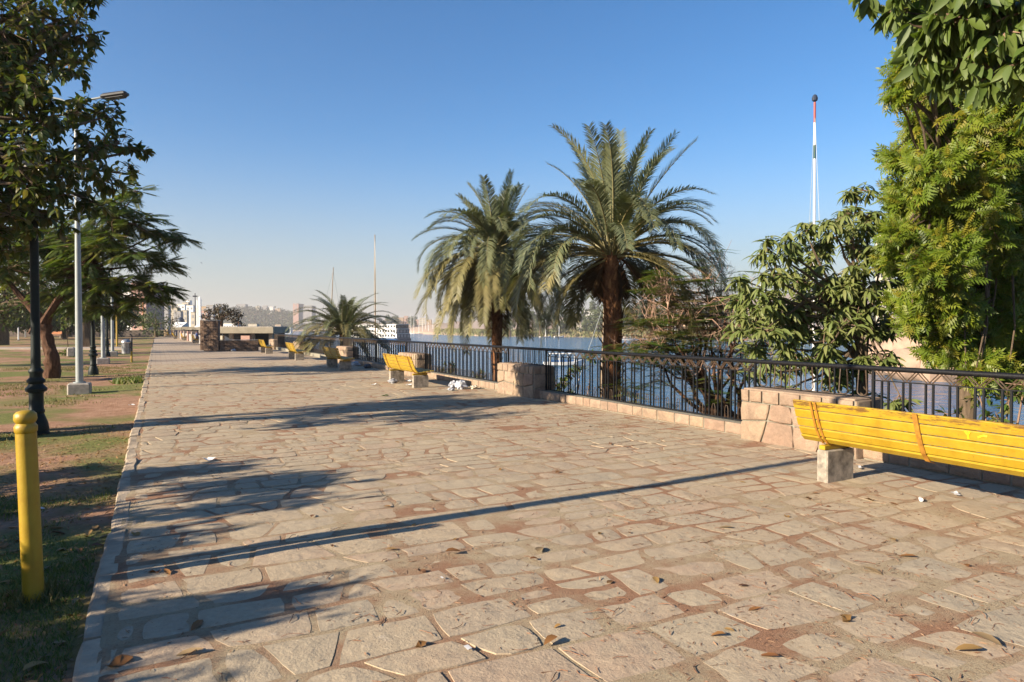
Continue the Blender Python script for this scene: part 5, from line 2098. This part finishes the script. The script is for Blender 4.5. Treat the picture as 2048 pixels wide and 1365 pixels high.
p_top = at(1631, 35, v=205).z
mh = p_top - WZ
felucca('moored boat whose tall white mast has red and green bands', 1629, 35, 9, mh, R(60), 0.012, [(mh - 6.4, 'white'), (mh - 2.9 - .0, 'white'), (mh - 2.2, 'greenp'), (mh - 1.05, 'white'), (mh - .25, 'red'), (mh, 'red')], False, r=.075)
h2 = at(753, 70, v=470).z - WZ
felucca('moored felucca with a tall thin mast behind the low young palm', 751, 70, 8, h2, R(80), .01, None, False, 'wood', .10)
h2 = at(1207, 60, v=600).z - WZ
felucca('moored felucca with a short leaning mast left of the big palm trunk', 1201, 60, 7, h2, R(-30), .03, None, False, 'wood', .09)
h2 = at(668, 85, v=535).z - WZ
felucca('moored felucca whose slanting yard tip rises above the young palm', 655, 85, 8, h2, R(-28), .05, None, False, 'navy', .10)
felucca('white felucca on the far bank, its mast with a slanting boom', 1118, 545, 10, 24, R(10), .02, None, True, 'white', .28)
felucca('smaller white felucca moored on the far bank near the hanging fronds', 1091, 545, 11, 17, R(5), 0, None, False, 'white', .28)
for i, (u_, v_) in enumerate(((838, 630), (845, 636), (851, 628), (857, 640), (866, 634), (822, 626), (828, 634), (874, 642))):
    D_ = 820 + 30 * (i % 3)
    felucca('bare-masted white felucca in the distant anchorage beyond the cruise boat', u_, D_, 12, at(u_, D_, v=v_).z - WZ, R(20 * i), 0, None, False, 'white', .35)['group'] = 'feluccas in the distant anchorage'
for i, (u_, D_, v_) in enumerate(((1335, 500, 630), (1350, 480, 610), (1520, 470, 570), (1470, 490, 590))):
    felucca(['white felucca behind the bare shrub, left of two', 'white felucca behind the bare shrub, with the taller mast', 'white felucca on the far bank behind the mango tree', 'white felucca on the far bank between shrub and mango tree'][i], u_, D_, 10, at(u_, D_, v=v_).z - WZ, R(30 * i), 0, None, False, 'white', .3)

# cruise boat
p = at(807, 360, z=WZ)
dv = (at(690, 385) - at(787, 358))
dv = Vector((dv.x, dv.y, 0)).normalized()
t = thing('cruise_boat', 'white river cruise boat with a dark stern and blue hull behind the low palm', 'cruise boat', tuple(p + dv * 0), math.atan2(dv.y, dv.x))
Lc, Wc = 44.0, 9.6
b = loft([(-.5, Wc / 2, -1, 2.4), (2, Wc / 2, -1, 2.2), (Lc * .8, Wc / 2, -1, 2.2), (Lc, Wc * .2, -.5, 3.0)])
b.build('hull', M['blue'], t)
MB().box((-.62, 0, 1.2), (.2, Wc - .2, 2.3)).build('stern_plate', M['navy'], t)
cwin = MB().box((0, 0, 0), (1.35, .08, 1.2)).mesh('window')
for k in range(3):
    z = 2.4 + k * 2.45
    dk = MB().box((Lc * .44, 0, z + 1.15), (Lc * .88 - k * 1.0, Wc - .3 - .1 * k, 2.3)).build('deck_house', M['white'], t)
    MB().box((Lc * .44 - .4, 0, z + 2.36), (Lc * .9, Wc + .3, .14)).build('deck_edge', M['white'], t)
    for q in range(16):
        for sg in (-1, 1):
            obj('window', cwin, M['window'], dk, (2.0 + q * 2.25, sg * (Wc / 2 - .14 - .05 * k), z + 1.25))
    x0 = Lc * .44 - (Lc * .88 - k) / 2
    MB().box((x0 - .04, 0, z + 1.12), (.14, Wc - .5 - .1 * k, 2.1)).build('stern_wall', M['navy'], dk)
    for q in range(4):
        MB().box((x0 - .10, -3.4 + q * 2.25, z + 1.2), (.1, 1.5, 1.5)).build('stern_window', M['grey' if k < 2 else 'window'], dk)
MB().box((Lc * .28, 0, 11.0), (16, Wc - 1, .2)).build('sun_canopy', M['navy'], t)
for q in range(4):
    for s in (-1, 1):
        MB().tube([(Lc * .28 - 7.5 + q * 5, s * 4, 9.7), (Lc * .28 - 7.5 + q * 5, s * 4, 11)], .12, 6).build('canopy_post', M['navy'], t)


def motor_boat(label, u_, v_, L, rz, D_=None):
    D_ = D_ or (EYE - WZ) * F / (v_ - 655)
    p = at(u_, D_, z=WZ)
    t = thing('motor_boat', label, 'motor boat', tuple(p), rz)
    loft([(-L / 2, L * .13, -.2, .9), (0, L * .15, -.4, .9), (L * .3, L * .11, -.2, 1.1), (L / 2, .05, .2, 1.5)]).build('hull', M['white'], t)
    MB().box((-.05 * L, 0, 2.65), (L * .62, L * .27, .14), bev=.03).build('canopy', M['white'], t)
    for xx in (-.33, -.12, .08, .24):
        for s in (-1, 1):
            MB().tube([(xx * L, s * L * .125, .85), (xx * L, s * L * .125, 2.6)], .05, 6).build('canopy_post', M['white'], t)
    MB().box((-.05 * L, 0, 1.1), (L * .55, L * .2, .3)).build('seats', M['blue'], t)
    return t


motor_boat('white canopied motor boat seen through the railing beside the second pillar', 1128, 733, 8.5, R(-25))
motor_boat('small white canopied boat on the river right of the palm trunk', 1257, 682, 8.5, R(-20))
motor_boat('white motor boat glimpsed through the mango tree', 1630, 742, 9, R(-30))
motor_boat('white canopied boat on the far side, left of the hanging fronds', 868, 667.5, 14, R(-20))
motor_boat('white boat glimpsed behind the yellow-green tree', 1990, 720, 10, R(-40))

# globe lamps on the lower quay
gq = at(1260, 25, z=-6.0)
for lab, u_, v_ in (('pair-left white globe lamp on the lower quay behind the railing', 1250, 781), ('white globe lamp on the lower quay, lower and right of the other', 1272, 788)):
    p = at(u_, 25, v=v_)
    t = thing('globe_lamp', lab, 'lamp', (p.x, p.y, -6.6))
    MB().lathe([(.09, 0), (.06, .3), (.045, p.z + 6.4)], 10).build('pole', M['darkgrey'], t)
    MB().lathe([(.03, -.14), (.10, -.10), (.14, 0), (.10, .10), (.03, .14)], 14, (0, 0, p.z + 6.6)).build('globe', M['glass'], t, smooth=True)


# ------------------------------------------------------------------ far buildings
def building(label, u_, D_, w, vt, mat='cream', nx=4, nzz=4, dep=None, rz=None, zb=None, name='building', winm='window', group=None):
    """A block w px wide and reaching row vt; windows built as recessed panes, dark nearby and paled for haze far off, on the two seen faces."""
    W = w / F * D_
    zb = land_z(u_, D_) - 2 if zb is None else zb
    zt = EYE - (vt - 655) / F * D_
    H = zt - zb
    dep = dep or W * .8
    t = thing(name, label, 'building', tuple(at(u_, D_, z=zb)), -TH if rz is None else rz, group)
    MB().box((0, dep / 2, H / 2), (W, dep, H)).build('wall', M[mat], t)
    MB().box((0, dep / 2, H + .2), (W * .96, dep * .96, .4)).build('roof', M['roof'] if mat != 'white' else M['cream'], t)
    if nx and nzz:
        cw, ch = W / nx, min(3.2, H / nzz)
        winm = 'grey' if D_ > 300 else winm  # distant panes go paler: haze put into their colour
        m = MB().box((0, 0, 0), (cw * .5, .12, ch * .48)).mesh('window')
        m2 = MB().box((0, 0, 0), (.12, cw * .5, ch * .48)).mesh('window')
        for i in range(nx):
            for j in range(nzz):
                z = H - ch * (j + .6)
                if z > .5:
                    obj('window', m, M[winm], t, (-W / 2 + cw * (i + .5), -.0, z))
                    if dep > 3 and i < 3:
                        obj('window', m2, M[winm], t, (-W / 2, dep * (i + .5) / 3, z))
    return t


building('pink striped hotel tower half hidden by the feathery branches', 278, 230, 30, 566, 'pink', 5, 7, zb=-1, dep=12)
building('white apartment house left of the pink hotel tower', 255, 250, 26, 585, 'white', 4, 5, zb=-1)
city = [(330, 420, 14, 612, 'grey'), (345, 430, 20, 617, 'cream'), (362, 520, 16, 610, 'white'), (371, 560, 12, 606, 'cream'), (352, 600, 14, 613, 'grey'), (380, 480, 14, 612, 'white'), (386, 540, 14, 617, 'ochre'), (368, 450, 12, 622, 'cream'),
        (390, 360, 16, 626, 'cream'), (355, 380, 14, 624, 'grey'), (420, 420, 14, 612, 'grey'), (410, 380, 14, 622, 'pink'), (405, 460, 20, 614, 'ochre'), (430, 500, 16, 616, 'cream'), (340, 520, 12, 610, 'cream'), (376, 620, 10, 602, 'white')]
cname = {'grey': 'grey', 'cream': 'cream', 'white': 'white', 'ochre': 'sandy', 'pink': 'pinkish'}
for i, (u_, D_, w, vt, m) in enumerate(city):
    side = 'left of twin towers' if u_ < 388 else 'right of twin towers'
    rank = ['lowest roof', 'wide front', 'bright upper floor', 'tall narrow front', 'hazy flat roof', 'plain side', 'square top', 'small front'][i % 8]
    building('distant %s town block %s, %s at %s' % (cname[m], side, rank, 'the hilltop' if vt < 614 else 'the hill foot'), u_, D_, w, vt, m, 2, 3, zb=-2)
# twin towers and slim mast
t = thing('twin_towers', 'pair of slim white towers rising over the distant town', 'tower', tuple(at(398, 330, z=-2)), -TH)
for xx, vt, w in ((-.75, 599, .5), (.55, 593, 1.0)):
    H = at(398, 330, v=vt).z + 2
    b = MB().box((xx, 0, H / 2 - .6), (w, w, H - 1.2))
    b.add([(xx - w / 2, -w / 2, H - 1.2), (xx + w / 2, -w / 2, H - 1.2), (xx + w / 2, w / 2, H - 1.2), (xx - w / 2, w / 2, H - 1.2), (xx - w * .2, 0, H)], [(0, 1, 4), (1, 2, 4), (2, 3, 4), (3, 0, 4)])
    b.build('tower', M['white'], t)
t = thing('radio_mast', 'thin grey mast left of the twin white towers', 'mast', tuple(at(391, 340, z=-2)))
H = at(391, 340, v=587).z + 2
MB().tube([(0, 0, 0), (0, 0, H)], [.35, .25], 6).build('pole', M['darkgrey'], t)
MB().box((0, 0, H - 1.5), (2.2, .6, .6)).build('crosspiece', M['darkgrey'], t)
t = thing('dark_dome', 'low dark dome in front of the distant town', 'building', tuple(at(362, 300, z=0)))
MB().lathe([(1.6, 3.4), (1.6, 4.2), (1.4, 5.0), (.9, 5.7), (.2, 6.0)], 16).build('dome', M['navy'], t, smooth=True)
MB().lathe([(1.7, -2), (1.7, 3.4)], 16).build('drum', M['grey'], t)
o = MB().tube([(0, 0, 0), (0, 0, 8)], [.18, .12], 8).build('pole', M['orangep'], None, tuple(at(287, 140, z=-.2)))
o.name = 'orange_pole'
tag(o, 'orange pole left of the round dark bush', 'pole')

building('tall far hotel block with a pink end and dark blue-grey side', 592, 1500, 11, 608, 'pink', 1, 6, zb=-4, dep=40)
building('long dark blue-grey hotel wing beside the pink tower block', 611, 1505, 26, 612, 'grey', 6, 8, zb=-4, dep=30)
for i, (u_, w, vt, m, lab) in enumerate(((482, 18, 609, 'grey', 'grey block on the wooded hilltop above the acacia'), (516, 9, 613, 'cream', 'small cream block on the wooded hilltop'), (530, 8, 612, 'grey', 'small grey block with an aerial on the hilltop'), (543, 8, 614, 'white', 'pale block right of the aerial on the hilltop'),
                                  (496, 6, 621, 'white', 'bright white dome-like house in the hill trees'), (556, 10, 618, 'ochre', 'sandy low house on the right end of the hilltop'))):
    building(lab, u_, 1750, w, vt, m, 3, 3, zb=-3)
for i, (u_, w, vt, m, lab) in enumerate(((800, 14, 636, 'ochre', 'sandy riverside town block above the cruise boat stern'), (812, 8, 633, 'pink', 'reddish house with a raised roof behind the cruise boat'), (845, 12, 637, 'cream', 'cream town block behind the distant masts'), (858, 10, 640, 'ochre', 'sandy town block left of the second palm'), (832, 10, 640, 'pink', 'pinkish town block between the distant masts'), (878, 12, 638, 'cream', 'cream town block behind the second palm'), (775, 12, 640, 'pink', 'pinkish town house left of the dark stern'))):
    building(lab, u_, 1050, w, vt, m, 4, 3, zb=-6)
for i, (u_, D_, w, vt, m, lab) in enumerate(((1152, 620, 14, 628, 'yellowwall', 'yellow house among the far bank trees'), (1158, 590, 9, 645, 'cream', 'small cream boathouse in the far bank reeds'), (1180, 640, 14, 624, 'white', 'white house among the far bank trees'), (1168, 660, 10, 622, 'white', 'white upper house behind the yellow house'),
                                      (1425, 560, 26, 636, 'cream', 'cream villa on the far bank behind the bare shrub'), (1512, 480, 22, 618, 'cream', 'cream columned building behind the mango tree'), (1560, 520, 20, 618, 'ochre', 'sandy building behind the left side of the mango tree'), (1380, 600, 20, 636, 'ochre', 'sandy low house on the far bank beside the dark trees'))):
    building(lab, u_, D_, w, vt, m, 3, 3, zb=-5)
building('long beige hotel with balcony bands behind the yellow-green tree', 2000, 210, 170, 588, 'cream', 10, 5, zb=-4, dep=14)
building('small cream turret building behind the mango tree crown', 1775, 300, 22, 470, 'cream', 2, 12, zb=-4, dep=6)

# granite boulders across the water
b_rows = [(1800, 118, 6.5, 655), (1850, 112, 7.5, 640), (1905, 116, 6.5, 652), (1950, 110, 5.0, 668), (1770, 122, 4.5, 672), (1870, 104, 4.5, 690), (1920, 102, 4.2, 688), (1825, 106, 4.0, 692)]
for i, (u_, D_, r, vt) in enumerate(b_rows):
    p = at(u_, D_, z=WZ)
    H = at(u_, D_, v=vt).z - WZ
    vs, fs = [], []
    rg, sg = 10, 16
    for a_ in range(rg + 1):
        ph = math.pi * a_ / rg
        for j in range(sg):
            an = 2 * math.pi * j / sg
            d = Vector((math.sin(ph) * math.cos(an), math.sin(ph) * math.sin(an), math.cos(ph)))
            k = 1 + .28 * nz(d.x * 1.6 + i * 7, d.y * 1.6, d.z * 1.6) + .1 * nz(d.x * 4 + i, d.y * 4, d.z * 4)
            vs.append((d.x * r * k, d.y * r * k, d.z * H * .6 * k + H * .4))
    for a_ in range(rg):
        for j in range(sg):
            fs.append((a_ * sg + j, (a_ + 1) * sg + j, (a_ + 1) * sg + (j + 1) % sg, a_ * sg + (j + 1) % sg))
    m_ = MB()
    m_.add(vs, fs)
    o = m_.build('boulder', M['granite'], None, tuple(p), smooth=True)
    tag(o, ['rounded pinkish granite boulder seen between the mango and yellow-green trees', 'tallest pinkish granite boulder behind the trees at the right', 'broad pinkish boulder right of the tallest one', 'rightmost pinkish boulder behind the yellow-green tree',
            'leftmost low boulder behind the mango tree', 'lower front boulder at the foot of the tallest one', 'lower front boulder right of centre by the water', 'small front boulder left by the water'][i], 'boulder', 'granite boulders across the water')

# ------------------------------------------------------------------ far vegetation
def clump_mesh(name, n, rx, rz_, leaf, seed):
    rg = np.random.default_rng(seed)
    lob = [(rg.normal(0, .42, 3) * np.array([rx, rx, rz_]), rg.uniform(.4, .65)) for k in range(6)]
    pos = []
    for c, s in lob:
        d = rg.normal(size=(n // 6, 3))
        d /= np.linalg.norm(d, axis=1, keepdims=True)
        pos.append(c + d * np.array([rx, rx, rz_]) * s * rg.uniform(.6, 1.05, (n // 6, 1)))
    pos = np.concatenate(pos)
    m = len(pos)
    dr = rg.normal(size=(m, 3))
    up = rg.normal(size=(m, 3)) * .7 + np.array([0, 0, .7]) + pos / np.array([rx, rx, rz_])
    tv, tf = leaf_template(1, .7, .1, .2, (0, .5, 1), (0, 1, 0))
    return scatter(name, tv, tf, mats_from(pos, dr, up, rg.uniform(.7, 1.4, m) * leaf), rg.random(m))


cm = [clump_mesh('crown', 700, 1, .85, .22, 100 + k) for k in range(4)]
trk = MB().tube([(0, 0, 0), (0, 0, 1)], [.09, .06], 7).mesh('trunk')
for c_ in cm:
    c_.materials.append(M['leafFar'])
trk.materials.append(M['bark'])


def far_tree(label, u_, D_, rpx, vtop, group, k=None):
    r = rpx / F * D_
    zt = EYE - (vtop - 655) / F * D_
    zg = land_z(u_, D_) if D_ >= interp(BANK_U, u_) else -6
    t = thing('bank_tree', label, 'tree', tuple(at(u_, D_, z=zg)), 0, group)
    h = max(zt - zg, 2 * r * .8)
    rz_ = min(r * 1.1, h * .55)
    o = obj('crown', cm[random.randint(0, 3) if k is None else k], None, t, (0, 0, h - rz_))
    o.scale = (r, r, rz_ / .85)
    o.rotation_euler = (0, 0, random.uniform(0, 6))
    o = obj('trunk', trk, None, t, (0, 0, -.5))
    o.scale = (r * 2, r * 2, max(.5, h - rz_ + .5))
    return t


rows = [(1065, 12, 618), (1090, 16, 622), (1105, 14, 616), (1130, 15, 626), (1140, 10, 614), (1170, 16, 618), (1182, 13, 609), (1200, 16, 612), (1212, 14, 604), (1120, 16, 640), (1145, 16, 638), (1175, 16, 636), (1200, 18, 632), (1240, 18, 622),
        (1262, 22, 608), (1285, 20, 606), (1305, 18, 612), (1320, 20, 618), (1280, 24, 628), (1250, 22, 634), (1335, 18, 614), (1355, 20, 626), (1375, 18, 606), (1410, 22, 612), (1440, 18, 602), (1460, 22, 618), (1490, 20, 610), (1530, 22, 606),
        (1560, 24, 612), (1600, 26, 600), (1650, 26, 604), (1700, 28, 600), (1750, 28, 606), (1400, 22, 632), (1340, 22, 636), (1080, 14, 636), (1050, 14, 630), (1020, 14, 634), (1300, 20, 638), (1440, 24, 636), (1520, 24, 634)]
for i, (u_, r_, vt) in enumerate(rows):
    D_ = 600 + (i * 37 % 80) - (40 if vt > 628 else 0)
    far_tree('rounded green tree in the belt of trees on the far bank', u_, D_, r_, vt, 'trees along the far bank')
for i, (u_, r_, vt) in enumerate(((782, 10, 633), (790, 9, 632), (770, 8, 638), (822, 9, 634), (828, 7, 636))):
    far_tree('grey-green tree in the distant riverside town', u_, 1030, r_, vt, 'trees of the distant town')
# palms in the far belt
fp_m = None
b = MB()
for k in range(16):
    az = k * 2.4
    el = random.uniform(-.3, 1.2)
    d0 = Vector((math.cos(az) * math.cos(el), math.sin(az) * math.cos(el), math.sin(el)))
    p1 = d0 * .55
    p2 = p1 + Vector((math.cos(az) * .4, math.sin(az) * .4, -.25))
    s = Vector((-math.sin(az), math.cos(az), 0)) * .09
    b.add([Vector((0, 0, 0)), p1 + s, p2, p1 - s], [(0, 1, 2, 3)])
fp_m = b.mesh('crown')
fp_m.materials.append(M['leafFar'])
for i, (u_, vt, D_) in enumerate(((1136, 628, 575), (1148, 636, 570), (1172, 640, 568), (1196, 640, 566), (1110, 634, 575), (1215, 636, 560), (1255, 640, 560), (1275, 642, 556), (1330, 640, 555), (1365, 636, 550))):
    zg = land_z(u_, D_)
    zt = EYE - (vt - 655) / F * D_
    t = thing('far_palm', 'small palm standing in front of the far bank trees', 'palm tree', tuple(at(u_, D_, z=zg)), random.uniform(0, 6), 'palms along the far bank')
    h = zt - zg - 1.5
    o = obj('crown', fp_m, None, t, (0, 0, h))
    o.scale = (4, 4, 4)
    o = obj('trunk', trk, None, t, (0, 0, -.3))
    o.scale = (4, 4, h + .3)

# reeds on the far bank
n = 15000
uu = RNG.uniform(870, 1800, n)
ee = RNG.uniform(0, 70, n) ** 1.0
pos = []
for a_, e_ in zip(uu, ee):
    D_ = interp(BANK_U, a_) + 6 * nz(a_ * .03, 3) + e_
    p = at(a_, D_)
    pos.append((p.x, p.y, max(-6.6, land_z(a_, D_) - .3)))
pos = np.array(pos)
d = np.c_[RNG.normal(0, .18, (n, 2)), np.ones(n)]
hgt = RNG.uniform(1.6, 4.2, n) * np.array([.75 + .5 * nz(a_ * .02, e_ * .05, 8) for a_, e_ in zip(uu, ee)])
me = scatter('bank_reeds', [(0, -.16, 0), (0, .16, 0), (.6, .2, .03), (.6, -.2, .03), (1, 0, .12)], [(0, 1, 2, 3), (3, 2, 4)], mats_from(pos, d, np.c_[RNG.normal(0, 1, (n, 2)), np.zeros(n)], hgt), np.array([(.5 + .5 * nz(a_ * .03, e_ * .04, 3) + RNG.uniform(-.12, .12)) % 1 for a_, e_ in zip(uu, ee)]))
obj('bank_reeds', me, M['reed'], kind='stuff')

# wooded hillside beyond the bend, read as one mass
n = 9000
uu = RNG.uniform(425, 640, n)
ee = RNG.uniform(5, 330, n)
pos, sc_ = [], []
for a_, e_ in zip(uu, ee):
    D_ = interp(BANK_U, a_) + e_
    p = at(a_, D_)
    pos.append((p.x, p.y, land_z(a_, D_) + RNG.uniform(0, 10)))
pos = np.array(pos)
me = scatter('hillside_woods', *leaf_template(1, .8, .15, .2, (0, .5, 1), (0, 1, 0)), mats_from(pos, rdir(n), rdir(n) * .6 + np.array([0, 0, 1]), RNG.uniform(3, 7, n)), np.array([(.5 + .6 * nz(a_ * .05, e_ * .01, 3) + RNG.uniform(-.15, .15)) % 1 for a_, e_ in zip(uu, ee)]))
obj('hillside_woods', me, M['leafW'], kind='stuff')

# low quays and moored house boats near the bend
for lab, u_, D_, w, vt, m in (('blue-white moored houseboat row behind the pavilion roof', 460, 420, 26, 648, 'white'), ('pale moored houseboat right of the acacia', 505, 430, 18, 649, 'cream'), ('thatched brown-roofed boathouse on the bend', 556, 900, 12, 650, 'ochre'), ('pale jetty building at the river bend', 572, 950, 18, 656, 'white')):
    building(lab, u_, D_, w, vt, m, 5, 2, zb=-6.6, name='houseboat')

# a small bird over the promenade
b = MB()
b.add([(-.35, 0, .1), (-.1, .08, .03), (0, .12, .0), (.1, .08, .03), (.35, 0, .1), (.1, -.05, .02), (0, -.14, 0), (-.1, -.05, .02), (0, 0, -.05), (0, 0, .06)],
      [(0, 7, 1), (1, 7, 6, 2), (2, 6, 5, 3), (3, 5, 4), (7, 8, 6), (6, 8, 5), (1, 2, 9), (2, 3, 9)])
o = b.build('bird', M['darkgrey'], None, tuple(at(405, 130, v=527)), (0, .3, .6))
tag(o, 'small dark bird flying above the tall block wall', 'bird')

# ------------------------------------------------------------------ hazy air round the whole scene
hm = bpy.data.materials.new('pale_haze')
hm.use_nodes = True
ht = hm.node_tree
ht.nodes.clear()
ho = ht.nodes.new("ShaderNodeOutputMaterial")
hv = ht.nodes.new("ShaderNodeVolumePrincipled")
hv.inputs["Color"].default_value = (.84, .80, .78, 1)
hv.inputs["Density"].default_value = 2.7e-4
hv.inputs["Anisotropy"].default_value = .2
ht.links.new(hv.outputs[0], ho.inputs["Volume"])
HAZE = True
if HAZE:
    MB().box((0, 0, 52), (13000, 13000, 122)).build('haze', hm, kind='stuff')
